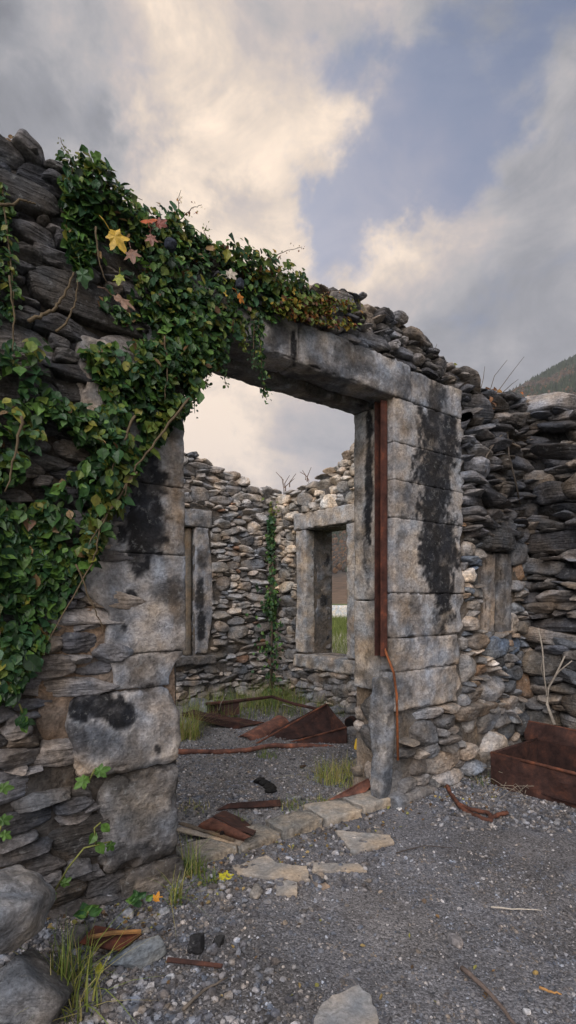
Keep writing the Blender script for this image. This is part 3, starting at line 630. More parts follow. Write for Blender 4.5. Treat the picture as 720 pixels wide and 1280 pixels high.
def scatter(x0, x1, y0, y1, keep=None):
    def f(n):
        px = rg.uniform(x0, x1, n*2); py = rg.uniform(y0, y1, n*2)
        l = (px-360)/F; D = H*F/(py-HZ)
        q = np.c_[D*(l*RX+FX), D*(l*RY+FY), np.zeros(n*2)]
        ok = (np.abs(q[:, 1]-YF-.13) > .17) | ((q[:, 0] > JL-.02) & (q[:, 0] < JR))
        ok &= ~((q[:, 1] > YF+.13) & ((q[:, 0] < JL-1.0) | (q[:, 0] > XW) | (q[:, 1] > YB)))
        ok &= ~((q[:, 0] > XS) & (q[:, 1] < YF))
        if keep is not None: ok &= rg.random(len(q)) < keep(px, py, q)
        q = q[ok][:n]; q[:, 2] = gz(q); return q
    return f
GC = [(.17, .17, .18), (.12, .12, .13), (.26, .26, .27), (.08, .08, .085), (.36, .36, .37), (.20, .185, .17), (.14, .15, .17), (.16, .16, .165), (.10, .10, .11)]
mb = MB()
mb.add(*pebbles(42000, scatter(-120, 840, 985, 1420, lambda px, py, q: np.clip(.25+1.0*fbm(q, 1.3, 3)+.5*sst(420, 150, px)+.25, .18, 1)), .003, .0085, GC))
mb.add(*pebbles(26000, scatter(-60, 780, 868, 1010), .005, .013, GC))
mb.add(*pebbles(5200, scatter(-120, 420, 1060, 1420, lambda px, py, q: sst(460, 120, px)), .006, .021, GC, sub=1))
mb.add(*pebbles(900, scatter(-120, 840, 985, 1420), .006, .015, GC, sub=1))
mb.add(*pebbles(1600, scatter(540, 760, 945, 1040, lambda px, py, q: 1.0), .007, .02, GC))
mb.add(*pebbles(900, scatter(215, 480, 990, 1110), .008, .024, GC))
gv = mb.build('gravel', M_grav); gv['kind'] = 'stuff'; tag(gv, 'loose grey gravel chips lying over the ground', 'gravel', kind='stuff')
# ================================================================ LOOSE STONES AND SLABS
def slab(name, label, cat, pix, th, col, group=None, z=0.0, mat=M_flag, tilt=None, dz=-.007):
    q = [gnd(x, y, z) for x, y in pix]
    bm = bmesh.new(); lo = []; 
    n = len(q); pts = []
    for i in range(n):                                    # broken edges
        a, b = q[i], q[(i+1) % n]; m = max(2, int(np.linalg.norm(b-a)/.02))
        for k in range(m):
            p = a+(b-a)*k/m; j = RN.normal()*.0035; nrm = np.array([-(b-a)[1], (b-a)[0], 0]); nrm /= np.linalg.norm(nrm)
            pts.append(p+nrm*j)
    c = np.mean(pts, 0); K_ = len(pts); rings = [1, .985, .9, .75, .55, .3]
    V = []; 
    base = gz([c])[0]+dz
    for zz, sc in [(0, .96)]+[(th*.55, 1.0)]+[(th, s_) for s_ in rings]:
        for p in pts:
            d = c+(p-c)*sc; V.append([d[0], d[1], base+zz-(.004 if sc == 1 and zz == th else 0)+ (tilt[0]*(d[0]-c[0])+tilt[1]*(d[1]-c[1]) if tilt else 0)])
    V.append([c[0], c[1], base+th]); V = np.array(V); 
    top = V[:, 2] > base+th*.8; V[:, 2] += np.where(top, fbm(V, 18, 3)*.004, 0)
    Fq = []
    R_ = len(rings)+2
    for r in range(R_-1):
        for k in range(K_):
            k2 = (k+1) % K_; Fq.append([r*K_+k, r*K_+k2, (r+1)*K_+k2, (r+1)*K_+k])
    mb = MB(); mb.add(V, Fq, np.asarray(col)*(1+.22*fbm(V, 10, 4))[:, None])
    mb.F.append(np.array([[(R_-1)*K_+k, (R_-1)*K_+(k+1) % K_, len(V)-1] for k in range(K_)]))
    o = mb.build(name, mat, own=True); bm.free(); return tag(o, label, cat, group)
TAN = (.30, .275, .24)
slab('flagstone', 'largest pale tan broken slab lying on the gravel before the threshold', 'stone slab', [(290, 1083), (333, 1070), (347, 1080), (384, 1083), (388, 1101), (300, 1093)], .024, TAN, 'broken tan slabs')
slab('flagstone', 'small square tan fragment tucked under the front edge of the largest slab', 'stone slab', [(347, 1100), (372, 1103), (371, 1118), (345, 1116)], .02, TAN, 'broken tan slabs')
slab('flagstone', 'pale pointed four sided slab lying apart near the foot of the pillar', 'stone slab', [(419, 1041), (487, 1047), (493, 1056), (440, 1069)], .024, TAN, 'broken tan slabs')
slab('flagstone', 'long narrow pale slab strip beside the largest broken slab', 'stone slab', [(391, 1079), (450, 1081), (459, 1090), (391, 1088)], .018, TAN, 'broken tan slabs')
slab('flagstone', 'thin curved brown sliver of slab lying between two larger pieces', 'stone slab', [(385, 1090), (398, 1094), (413, 1106), (405, 1109), (392, 1102)], .012, (.23, .19, .155), 'broken tan slabs', tilt=(.1, 0))
slab('flagstone', 'grey flat slab half buried in the gravel at the bottom of the picture', 'stone slab', [(392, 1285), (402, 1262), (430, 1248), (447, 1240), (464, 1252), (474, 1285), (470, 1330), (400, 1330)], .035, (.24, .235, .225), tilt=(0, 0))
# threshold kerb: long stones along the doorway line
kx = [(232, 1088, 300, 1066, .20), (300, 1068, 352, 1048, .17), (352, 1050, 405, 1034, .17), (405, 1033, 452, 1021, .22), (452, 1018, 500, 1003, .26)]
kl = ['left end threshold stone, wide and sandy grey, beside the tall grass', 'cracked threshold stone second from the left jamb', 'middle threshold stone with split layered top, behind the largest tan slab', 'broad pale flat threshold stone, second from the pillar', 'pale threshold stone against the pillar foot']
for (xa, ya, xb, yb, w), lab in zip(kx, kl):
    a = gnd(xa, ya); b = gnd(xb, yb); d = b-a; L_ = np.linalg.norm(d); an = math.atan2(d[1], d[0]); mb = MB()
    Mx = Matrix.Translation(Vector(a))@Matrix.Rotation(an, 4, 'Z'); R3 = np.array(Mx.to_3x3())
    tl = RN.normal()*.02
    block(mb, [(0, .0), (.03, .012), (.06, -.006)], [(0, L_), (.02, L_-.01), (.06, L_+.006)], -.05, .045+RN.uniform(-.008, .012), .0+RN.uniform(-.015, .01), w+RN.uniform(-.02, .02), (.30, .27, .225) if xa > 400 else (.24, .22, .185), res=.011, r=.010, noise=.014, nsc=7, T=lambda V: (V+np.array([0, 0, 0]))@R3.T+a)
    tag(mb.build('threshold_stone', M_rubble if xa < 400 else M_flag, smooth=True, own=True), lab, 'stone', 'stones of the doorway threshold')
def boulder(label, px, py, size, col, az=0., tl=(0, 0), mat=M_rubble, sub=4, k=20, z=None, D=None, group=None, name='boulder', cat='boulder', strata=0.):
    p = gnd(px, py) if D is None else P(px, py, D)
    if D is None: p[2] = gz([p])[0]+size[2]*.55
    mb = MB(); rock(mb, p, size, col, sub=sub, k=k, rot=rot(tl[0], tl[1], az), noise=.05, strata=strata)
    return tag(mb.build(name, mat, smooth=True, own=True), label, cat, group)
boulder('large lichen spotted boulder at the left edge, topmost of the two', 8, 1215, (.17, .14, .115), (.24, .24, .24), .4, (.2, .1), sub=5, k=16, D=1.72)
boulder('darker boulder wedged under the lichen spotted one at the left edge', 18, 1252, (.17, .14, .12), (.14, .14, .14), .9, (.5, .35), sub=5, D=1.70)
bpy.data.objects['boulder'].location.z = .20
boulder('blue grey wedge shaped stone lying on gravel near the wall foot', 176, 1197, (.10, .062, .04), (.20, .225, .24), -.6, (.1, -.35), name='stone', cat='stone', k=30)
boulder('small rounded stone beside the largest tan slab', 320, 1116, (.035, .03, .02), (.25, .23, .2), .4, name='stone', cat='stone')
boulder('small grey stone alone in the middle of the gravel path', 571, 1176, (.035, .026, .018), (.27, .25, .24), .9, name='stone', cat='stone')
boulder('dark angular lump of charred rock in the foreground gravel, left one of a pair', 246, 1186, (.03, .03, .04), (.03, .03, .032), .9, name='stone', cat='stone')
boulder('small charred lump just right of a larger one, foreground gravel', 273, 1176, (.022, .02, .022), (.035, .035, .035), .3, name='stone', cat='stone')
boulder('smooth white pebble on gravel in front of the pillar', 499, 1012, (.022, .016, .010), (.75, .75, .73), .3, sub=3, k=8, name='pebble', cat='pebble')
boulder('white oval pebble in gravel at the bottom left', 213, 1222, (.012, .018, .010), (.62, .64, .66), .3, sub=3, k=8, name='pebble', cat='pebble')
boulder('white round pebble in gravel at the bottom right', 658, 1262, (.012, .014, .010), (.66, .66, .66), .3, sub=3, k=8, name='pebble', cat='pebble')
boulder('yellowish round pebble at the bottom right of the gravel', 670, 1212, (.010, .010, .008), (.5, .34, .12), .3, sub=3, k=8, name='pebble', cat='pebble')
boulder('big leaning grey stone at the wall foot, right of the pillar', 580, 958, (.12, .08, .21), (.105, .105, .105), .1, (.0, .35), k=30)
boulder('squat brown grey stone at the base of the pillar', 512, 985, (.12, .08, .07), (.15, .135, .12), .4, name='stone', cat='stone')
boulder('rounded stone embedded at the right foot of the pillar', 545, 985, (.10, .07, .055), (.17, .165, .155), .4, name='stone', cat='stone')
# leaning stone post by the right reveal
mb = MB(); block(mb, [(0, .02), (.3, .02), (.45, -.015), (.78, .015)], [(0, .12), (.55, .145), (.72, .15), (.8, .10)], -.02, .80, .0, .10, stained((.20, .205, .21), [(470, 900, 4, 30, .5, DG)]), res=.012, r=.02, noise=.012,
    T=lambda V: np.c_[JR-.085+V[:, 1]+(V[:, 2]*.03), YF+.115-V[:, 0]+.0, V[:, 2]])
tag(mb.build('stone_post', M_conc, smooth=True, own=True), 'upright grey stone post standing in the doorway against the pillar', 'stone post')
# rubble pile in the room by the window wall
rl = [('grey blocky rubble stone, left front of the pile', 425, 915, .07), ('pale flat rubble stone at the front of the pile', 442, 920, .07), ('small dark rubble stone nearest the yellow plastic', 450, 934, .05),
      ('light grey rubble stone on the back of the pile', 440, 893, .09), ('brown rubble stone touching the window wall', 420, 893, .08), ('large rubble stone half hidden by the doorway pillar', 458, 905, .09), ('bluish rubble stone in the middle of the pile', 452, 893, .06), ('thin dark slab beneath the doorway pillar, lowest of a small stack', 452, 962, .07), ('thin slab on top of the small stack behind the stone post', 450, 952, .06)]
for lab, x, y, s in rl:
    boulder(lab, x, y, (s*1.3, s, s*(.3 if 'thin' in lab else .7)), np.array(PAL_rub[RN.integers(len(PAL_rub))])*(.5 if 'dark' in lab else 1), RN.uniform(0, 6), (RN.normal()*.2, RN.normal()*.2), sub=3, name='rubble_stone', cat='rubble', group='rubble stones inside the room')
bl = [('low stone in the grass under the narrow window', 262, 893, .10), ('squat dark stone under the narrow window sill', 250, 885, .10), ('pale stone behind the rusty frame', 300, 885, .08), ('dark stone at the foot of the ivy corner', 318, 876, .09), ('flat stone behind the folded sheet metal', 388, 892, .09)]
for lab, x, y, s in bl:
    boulder(lab, x, y, (s*1.3, s, s*.7), PAL_rub[RN.integers(len(PAL_rub))], RN.uniform(0, 6), (RN.normal()*.2, RN.normal()*.2), sub=3, name='rubble_stone', cat='rubble', group='rubble stones inside the room')
fl = [('pale stone chip at the left wall foot, beside the orange leaf', 160, 1145, .025), ('grey stone chip left of the wedge stone', 120, 1165, .03), ('whitish stone chip below the corner quoin', 205, 1140, .022), ('dark stone chip between boulder and wedge stone', 95, 1178, .035), ('pale lump at the foot of the left wall', 130, 1135, .03), ('brown stone chip under the rusty scrap', 150, 1170, .025)]
for lab, x, y, s in fl:
    boulder(lab, x, y, (s*1.2, s, s*.7), (.36, .37, .39) if 'pal' in lab or 'whit' in lab else (.12, .115, .11), RN.uniform(0, 6), sub=3, name='stone_chip', cat='stone chip', group='stone chips at the left wall foot')
# ================================================================ RUSTY SCRAP
RD = (.044, .023, .019); RO = (.10, .046, .031); RR = (.13, .066, .05); RK = (.03, .016, .014)
def sheet(mb, quad, th, col, nu=14, nv=8, bend=0., dent=.01):
    a, b, c, d = [np.asarray(q, float) for q in quad]; nrm = np.cross(b-a, d-a); nrm /= np.linalg.norm(nrm)
    V = []
    for s_ in (0, 1):
        for i in range(nu+1):
            for j in range(nv+1):
                u, v = i/nu, j/nv; p = a*(1-u)*(1-v)+b*u*(1-v)+c*u*v+d*(1-u)*v
                p = p+nrm*(bend*math.sin(math.pi*v)+th*s_); V.append(p)
    V = np.array(V); k = (nu+1)*(nv+1); V = V+nrm*(fbm(V-nrm*0, 6, 3)[:, None]*dent)
    V[k:] = V[:k]+nrm*th
    I = np.arange(k).reshape(nu+1, nv+1); Fq = np.stack([I[:-1, :-1], I[1:, :-1], I[1:, 1:], I[:-1, 1:]], -1).reshape(-1, 4)
    rim = []
    bd = [I[i, 0] for i in range(nu+1)]+[I[nu, j] for j in range(1, nv+1)]+[I[i, nv] for i in range(nu-1, -1, -1)]+[I[0, j] for j in range(nv-1, 0, -1)]
    for x, y in zip(bd, bd[1:]+bd[:1]): rim.append([x, y, y+k, x+k])
    mb.add(V, np.vstack([Fq[:, ::-1], Fq+k, np.array(rim)]), col)
# trough at the right
tr = thing('metal_trough', 'long rusty open topped metal trough at the foot of the right wall', 'trough', (3.8, 1.5, 0))
mb = MB(); x0, x1, y0, y1, zz = 3.47, 4.10, .8, 2.12, .215
p = lambda x, y, z: (x, y, z)
sheet(mb, [p(x0, y1, 0), p(x0+.05, y0, -.005), p(x0+.05, y0, zz), p(x0, y1, zz+.005)], .008, RD, 40, 8, dent=.035)
mb.build('side_panel', M_rust, tr, smooth=False)
mb = MB(); sheet(mb, [p(x1, y1, 0), p(x1, y0, 0), p(x1, y0, zz), p(x1, y1, zz)], .008, RK, 30, 6); mb.build('side_panel', M_rust, tr)
mb = MB(); sheet(mb, [p(x0, y1, 0), p(x1, y1, 0), p(x1, y1, zz), p(x0, y1, zz)], .008, RD, 20, 6); mb.build('end_panel', M_rust, tr)
mb = MB(); sheet(mb, [p(x0, y0, 0), p(x1, y0, 0), p(x1, y0, zz), p(x0, y0, zz)], .008, RD, 20, 6); mb.build('end_panel', M_rust, tr)
mb = MB(); sheet(mb, [p(x0, y0, .03), p(x1, y0, .03), p(x1, y1, .03), p(x0, y1, .03)], .006, RK, 20, 20); mb.build('base_panel', M_rust, tr)
mb = MB(); mb.tube([(x0+.004, y1, zz+.004), (x0+.02, 1.5, zz-.004), (x0+.05, y0, zz)], .011, RO, 8); mb.tube([(x0, y1, zz), (x1, y1, zz)], .01, RD, 8); mb.build('rim', M_rust, tr, smooth=True)
mb = MB(); q = [onX(657, 925, 4.14), onX(724, 948, 4.10), onX(724, 914, 4.18), onX(657, 901, 4.19)]
sheet(mb, q, .008, RD, 24, 8, dent=.02, bend=.015); mb.tube([q[3], q[2]], .01, RO); tag(mb.build('metal_sheet', M_rust, own=True), 'rusty metal sheet leaning on the wall behind the trough', 'sheet metal')
# bent strap
def straps(name, label, paths, w, col, cat='scrap metal', th=.5):
    mb = MB()
    for pts in paths:
        n = len(pts); out = []
        for i in range(n-1):
            for k in range(5):
                t = k/5; out.append(np.array(pts[i])*(1-t)+np.array(pts[i+1])*t)
        out.append(np.array(pts[-1]))
        out = np.array(out); ker = np.array([.25, .5, .25])
        for _ in range(2):
            o2 = out.copy(); o2[1:-1] = out[:-2]*.25+out[1:-1]*.5+out[2:]*.25; out = o2
        out += np.array([[RN.normal()*w*.1 for _ in range(3)] for _ in out])
        mb.tube(out, [w*RN.uniform(.85, 1.15) for _ in out], col, sides=7)
    return tag(mb.build(name, M_rust, own=True, smooth=True), label, cat)
straps('metal_strap', 'bent orange rusty strap on the gravel between pillar and trough', [[gnd(557, 977, .04), gnd(563, 992, .03), gnd(578, 1012, .015), gnd(600, 1022, .015), gnd(612, 1026, .02), gnd(622, 1018, .03), gnd(634, 1016, .03)], [gnd(571, 1004, .02), gnd(590, 1012, .035), gnd(612, 1016, .03), gnd(614, 1028, .015)]], .013, RO)
straps('rusty_pipe', 'long thin rusty pipe lying across the gravel inside the doorway', [[P(196, 940, 4.5), P(250, 940, 4.55), P(300, 939, 4.6), P(335, 932, 4.62), P(380, 932, 4.66), P(424, 935, 4.72), P(428, 946, 4.72)]], .022, RR, 'pipe')
# folded sheet
fs = thing('folded_metal', 'large dark rusty sheet folded to a wedge in the middle of the room', 'sheet metal', tuple(gnd(385, 936)))
mb = MB(); sheet(mb, [P(318, 934, 4.8), P(418, 915, 5.0), P(408, 880, 5.15), P(340, 915, 5.1)], .006, RK, 20, 12, bend=-.03, dent=.02)
mb.tube([P(318, 931, 4.8), P(408, 880, 5.13)], .009, RO); mb.build('panel', M_rust, fs)
mb = MB(); sheet(mb, [P(350, 936, 4.78), P(433, 940, 4.78), P(433, 909, 4.85), P(352, 932, 4.84)], .006, RK, 20, 10, bend=.02, dent=.02)
mb.tube([P(352, 931, 4.82), P(433, 909, 4.84)], .008, RO); mb.build('panel', M_rust, fs)
mb = MB(); sheet(mb, [P(408, 880, 5.14), P(433, 910, 4.85), P(433, 938, 4.8), P(415, 915, 5.0)], .006, RD, 10, 8, dent=.02); mb.build('panel', M_rust, fs)
# curled piece
mb = MB(); a = P(306, 930, 4.95); b = P(352, 905, 5.35); n = 14; V = []
ax = (b-a)/np.linalg.norm(b-a); sd = np.cross(ax, [0, 0, 1]); sd /= np.linalg.norm(sd); upv = np.cross(sd, ax)
for rr in (.105, .098):
    for i in range(13):
        c = a+(b-a)*i/12
        for j in range(n+1):
            t = math.pi*(-.12+1.2*j/n); V.append(c+sd*rr*math.cos(t)+upv*rr*math.sin(t)*.8)
V = np.array(V); k = 13*(n+1); V += fbm(V, 7, 3)[:, None]*.012
I = np.arange(k).reshape(13, n+1); Fq = np.stack([I[:-1, :-1], I[1:, :-1], I[1:, 1:], I[:-1, 1:]], -1).reshape(-1, 4)
bd = [I[i, 0] for i in range(13)]+[I[12, j] for j in range(1, n+1)]+[I[i, n] for i in range(11, -1, -1)]+[I[0, j] for j in range(n-1, 0, -1)]
mb.add(V, np.vstack([Fq, Fq[:, ::-1]+k, np.array([[x, y, y+k, x+k] for x, y in zip(bd, bd[1:]+bd[:1])])]), RR)
tag(mb.build('curled_sheet', M_rust, own=True, smooth=True), 'red brown curled sheet of rusty metal left of the folded wedge', 'sheet metal')
# frame behind
fr = thing('bent_channel', 'bent rusty channel frame lying behind the folded sheet', 'frame', tuple(gnd(300, 905)))
mb = MB(); sheet(mb, [P(259, 898, 5.7), P(299, 893, 5.75), P(299, 876, 5.8), P(259, 880, 5.75)], .008, RK, 12, 6, dent=.02); mb.build('panel', M_rust, fr)
mb = MB(); pts = [P(257, 880, 5.7), P(300, 876, 5.8), P(340, 871, 6.0), P(368, 880, 5.9), P(400, 887, 5.6)]; mb.tube(pts, .018, RD, 6); mb.build('rail', M_rust, fr)
mb = MB(); sheet(mb, [P(228, 893, 5.3), P(300, 911, 5.3), P(330, 903, 5.5), P(240, 889, 5.6)], .008, RD, 20, 6, dent=.02); sheet(mb, [P(228, 895, 5.3), P(300, 913, 5.3), P(300, 904, 5.3), P(228, 890, 5.3)], .006, RK, 16, 4); mb.build('rail', M_rust, fr)
# near doorway scrap
mb = MB(); g0 = gnd(280, 1048)
sheet(mb, [gnd(246, 1040, .01), gnd(306, 1054, .01), gnd(316, 1046, .07), gnd(266, 1022, .09)], .01, RO, 16, 10, bend=.03, dent=.03)
sheet(mb, [gnd(266, 1022, .092), gnd(316, 1046, .072), gnd(322, 1036, .01), gnd(280, 1014, .02)], .008, RD, 14, 8, dent=.02)
mb.tube([gnd(277, 1043, .05), gnd(279, 1042, .056)], .016, (.01, .006, .005), 10)
tag(mb.build('rusty_plate', M_rust, own=True), 'crumpled orange brown rusty plate on the threshold near the left jamb', 'scrap metal')
mb = MB(); sheet(mb, [gnd(270, 1013, .012), gnd(352, 1008, .012), gnd(350, 1000, .03), gnd(285, 1006, .03)], .008, RK, 16, 5, dent=.012); tag(mb.build('rusty_strip', M_rust, own=True), 'long dark rusty strip behind the crumpled plate', 'scrap metal')
mb = MB(); sheet(mb, [gnd(410, 1000, .052), gnd(456, 990, .056), gnd(474, 965, .12), gnd(438, 984, .10)], .014, RR, 16, 8, dent=.014); tag(mb.build('rusty_plate', M_rust, own=True), 'reddish rusty plate leaning by the foot of the stone post', 'scrap metal')
mb = MB(); sheet(mb, [gnd(208, 1203, .016), gnd(277, 1211, .02), gnd(279, 1206, .03), gnd(210, 1197, .024)], .006, RD, 18, 4, dent=.004); tag(mb.build('rusty_strip', M_rust, own=True), 'short straight rusty strip on the foreground gravel right of the wedge stone', 'scrap metal')
mb = MB(); sheet(mb, [gnd(100, 1182, .03), gnd(150, 1192, .02), gnd(178, 1168, .05), gnd(120, 1160, .06)], .008, (.05, .02, .014), 16, 8, dent=.03); mb.tube([gnd(110, 1172, .07), gnd(140, 1166, .08), gnd(176, 1164, .06)], .008, (.2, .12, .05)); tag(mb.build('rusty_scrap', M_rust, own=True), 'torn dark rusty scrap behind the wedge stone at the wall foot', 'scrap metal')
mb = MB(); mb.tube([P(437, 903, 5.2), P(440, 901, 5.35)], .05, RD, 14); mb.tube([P(436.5, 903.3, 5.19), P(437, 903, 5.2)], .04, (.008, .006, .006), 14); tag(mb.build('rusty_can', M_rust, own=True), 'round rusty can lying in the rubble beyond the pillar', 'can')
mb = MB(); sheet(mb, [P(444, 890, 5.6), P(462, 893, 5.5), P(455, 872, 5.6), P(447, 876, 5.7)], .01, RK, 8, 8, dent=.03); tag(mb.build('rusty_scrap', M_rust, own=True), 'small dark rusty scrap at the top of the rubble pile', 'scrap metal')
mb = MB(); sheet(mb, [P(443, 940, 4.6), P(461, 934, 4.6), P(462, 912, 4.75), P(449, 920, 4.75)], .01, (.55, .36, .03), 10, 8, bend=.04, dent=.05); tag(mb.build('plastic_scrap', M_plastic, own=True, smooth=True), 'crumpled bright yellow plastic beside the rubble pile', 'plastic')
mb = MB()
for x, y, s in ((325, 977, .03), (331, 980, .028), (336, 985, .028), (338, 990, .026)): q = gnd(x, y); rock(mb, q+np.array([0, 0, s*.4]), (s*1.6, s*1.3, s*.6), (.006, .006, .006), sub=3, noise=.1)
tag(mb.build('charred_wood', M_wood, own=True, smooth=True), 'charred black lump of wood on the gravel inside the room', 'burnt wood')
# planks
def stick(name, label, pix, r, col, cat='stick', z=.012, mat=M_twig, group=None):
    pts = [gnd(x, y, z+(q[0] if q else 0)) for x, y, *q in pix]; out = []
    for i in range(len(pts)-1):
        for k in range(4): t = k/4; out.append(pts[i]*(1-t)+pts[i+1]*t+RN.normal(size=3)*r*.25)
    out.append(pts[-1]); n = len(out)
    mb = MB(); mb.tube(out, [r*(1-.6*i/n) for i in range(n)], col, 6); return tag(mb.build(name, mat, own=True, smooth=True), label, cat, group)
stick('dry_stick', 'long grey weathered stick lying at the bottom right', [(578, 1210), (610, 1238), (650, 1290), (690, 1340)], .009, (.13, .10, .085))
stick('dry_twig', 'thin pale straight twig on the right of the gravel path', [(614, 1134), (640, 1136), (677, 1138)], .004, (.4, .36, .3))
stick('dry_twig', 'thin dark crooked twig beyond the pointed slab', [(495, 1066), (530, 1057), (566, 1060)], .004, (.06, .05, .045))
stick('dry_twig', 'short orange brown twig at the bottom right', [(674, 1234), (690, 1240), (702, 1243)], .005, (.35, .19, .07))
stick('dry_twig', 'brown stick on gravel inside the room before the rubble', [(375, 958), (395, 956), (409, 950)], .012, (.05, .035, .025))
stick('dry_twig', 'thin branching twig below the rusty strip, bottom left', [(228, 1262), (255, 1238), (284, 1222)], .006, (.12, .10, .08))
stick('dry_twig', 'white bleached twig standing up behind the rusty frame', [(272, 893), (276, 880, .25), (282, 868, .45)], .006, (.5, .47, .42))
stick('dry_twig', 'pale bent twig hanging over the folded sheet', [(352, 895), (353, 880, .3), (366, 884, .22), (372, 890, .1)], .006, (.5, .48, .44))
for i, (pp, lab) in enumerate([([(218, 1040), (262, 1050), (300, 1058)], 'pale splintered plank lying under the crumpled plate'), ([(222, 1034), (262, 1040), (292, 1056)], 'thin dark lath crossing the pale plank by the left jamb')]):
    a, b = gnd(*pp[0], .03), gnd(*pp[2], .03); d = b-a; an = math.atan2(d[1], d[0]); L_ = np.linalg.norm(d); mb = MB(); R3 = np.array(Matrix.Rotation(an, 3, 'Z'))
    block(mb, 0, L_, 0, .012, 0, .05-.02*i, (.28, .24, .19) if i == 0 else (.11, .085, .06), res=.02, r=.003, noise=.004, T=lambda V: V@R3.T+a+np.array([0, 0, .012*i])); tag(mb.build('wood_plank', M_wood, own=True), lab, 'plank')
# ================================================================ PLANTS
LEAF = np.array([[0,0,0],[.34,.28,.03],[.40,.55,.05],[.20,.85,.02],[0,1.08,-.08],[-.20,.85,.02],[-.40,.55,.05],[-.34,.28,.03],[0,.35,-.05],[0,.7,-.06]])
LEAFF = [[0,1,8,8],[1,2,9,8],[2,3,4,9],[9,4,5,6],[8,9,6,7],[0,8,7,7]]
LT3 = np.array([[0,1,8],[1,2,9],[1,9,8],[2,3,9],[3,4,9],[9,4,5],[9,5,6],[8,9,6],[8,6,7],[0,8,7]])
def lobed(kind):
    V = [[0, 0, 0]]; m = 44; spec = {'maple': [(0, 1.0, .30), (.98, .88, .28), (-.98, .88, .28), (2.0, .6, .28), (-2.0, .6, .28)], 'ivy': [(0, .95, .38), (1.05, .74, .36), (-1.05, .74, .36), (2.1, .55, .34), (-2.1, .55, .34)]}[kind]
    for i in range(m):
        t = -3.0+6.0*i/(m-1); r = (.42 if kind == 'maple' else .42)
        for c, L_, w_ in spec: r = max(r, L_*(1-abs(t-c)/(w_*3.2)) if abs(t-c) < w_*3.2 else 0, L_*math.exp(-((t-c)/w_)**2)*.92)
        r += .03*math.sin(i*2.9); V.append([math.sin(t)*r*.62, .36+math.cos(t)*r*.66, -.05*r+.05*abs(math.sin(t*2.5))])
    V.append([0, .36, .03]); k = len(V)-1
    return np.array(V), np.array([[0, 1, k]]+[[i, i+1, k] for i in range(1, k-1)]+[[k-1, 0, k]])
MAPLE = lobed('maple'); IVY5 = lobed('ivy')
def leaves(mb, pos, nrm, size, cols, rng, droop=1.0, spin=.7, shape=None, jn=.45):
    S, Fi = shape if shape is not None else (LEAF, LT3)
    n = len(pos); nr = np.asarray(nrm)+rng.normal(size=(n, 3))*jn; nr /= np.linalg.norm(nr, axis=1)[:, None]
    tip = np.c_[rng.normal(size=n)*spin, rng.normal(size=n)*spin*.6, -droop+rng.normal(size=n)*.4]
    tip -= nr*(tip*nr).sum(1)[:, None]; tip /= np.linalg.norm(tip, axis=1)[:, None]+1e-9
    sd = np.cross(tip, nr)
    s = size[:, None, None]
    w = rng.uniform(.8, 1.15, (n, 1, 1))
    V = pos[:, None]+s*(sd[:, None]*S[None, :, :1]*w+tip[:, None]*(S[None, :, 1:2]-.3)+nr[:, None]*S[None, :, 2:3]*rng.uniform(.2, 2.2, (n, 1, 1)))
    m = len(S); mb.add(V.reshape(-1, 3), (Fi[None]+(np.arange(n)*m)[:, None, None]).reshape(-1, 3), np.repeat(cols, m, 0)*np.tile(1+.0*S[:, 0], n)[:, None])
def inpoly(px, py, poly):
    c = np.zeros(len(px), bool); n = len(poly)
    for i in range(n):
        x1, y1 = poly[i]; x2, y2 = poly[(i+1) % n]
        t = ((y1 > py) != (y2 > py)) & (px < (x2-x1)*(py-y1)/((y2-y1)+1e-9)+x1); c ^= t
    return c
GR = np.array([(.038, .092, .026), (.024, .066, .022), (.06, .130, .030), (.085, .165, .033), (.034, .09, .040), (.02, .048, .018)])
YG = np.array([(.12, .17, .03), (.10, .14, .025), (.17, .17, .03)])
AU = np.array([(.30, .16, .03), (.25, .09, .03), (.34, .25, .04), (.14, .05, .03), (.10, .13, .03)])
def pick(pal, n, rng): return pal[rng.integers(len(pal), size=n)]*rng.uniform(.7, 1.35, (n, 1))
ri = np.random.default_rng(99)
ivy = thing('ivy_plant', 'big green ivy covering the left wall and trailing over the lintel', 'ivy', (.7, 2.2, 0))
lf = MB()
IVN = 1.08
def ivy_patch(poly, n, ymin, ymax, smin, smax, pal, mix=(.1, YG), Yp=YF-.05, clump=1., jn=.45):
    xs0, xs1 = min(p[0] for p in poly), max(p[0] for p in poly); y0_, y1_ = min(p[1] for p in poly), max(p[1] for p in poly)
    m = n*6; n = int(n*IVN); m = n*6; px = ri.uniform(xs0, xs1, m); py = ri.uniform(y0_, y1_, m); k = inpoly(px, py, poly)
    px, py = px[k], py[k]
    l = (px-360)/F; D = Yp/(l*RY+FY)
    W = np.c_[D*(l*RX+FX), np.full(len(px), Yp), H+(HZ-py)/F*D]
    keep = fbm(W, 9, 3)+ri.normal(size=len(W))*.12 > -.22*clump
    W = W[keep][:n]; n = len(W)
    off = ri.random(n)**1.3; bulge = .6+.8*(fbm(W+3, 4, 2))
    dY = ymin+(ymax-ymin)*off*bulge
    # shift along the view-independent wall normal; vertical compensation is not applied
    W[:, 1] -= dY
    c = pick(pal, n, ri); sel = ri.random(n) < mix[0]*(.4+off); c[sel] = pick(mix[1], sel.sum(), ri)
    dd_ = ri.random(n) < .025; c[dd_] = pick(np.array([(.13, .07, .035), (.2, .13, .06)]), dd_.sum(), ri)
    leaves(lf, W, np.tile([.0, -1, .55], (n, 1)), ri.uniform(smin, smax, n)*1.15*np.exp(ri.normal(size=n)*.2), c, ri, jn=jn)
ivy_patch([(-60, 425), (50, 432), (62, 500), (50, 540), (22, 600), (-60, 640)], 560, .0, .10, .028, .045, GR)
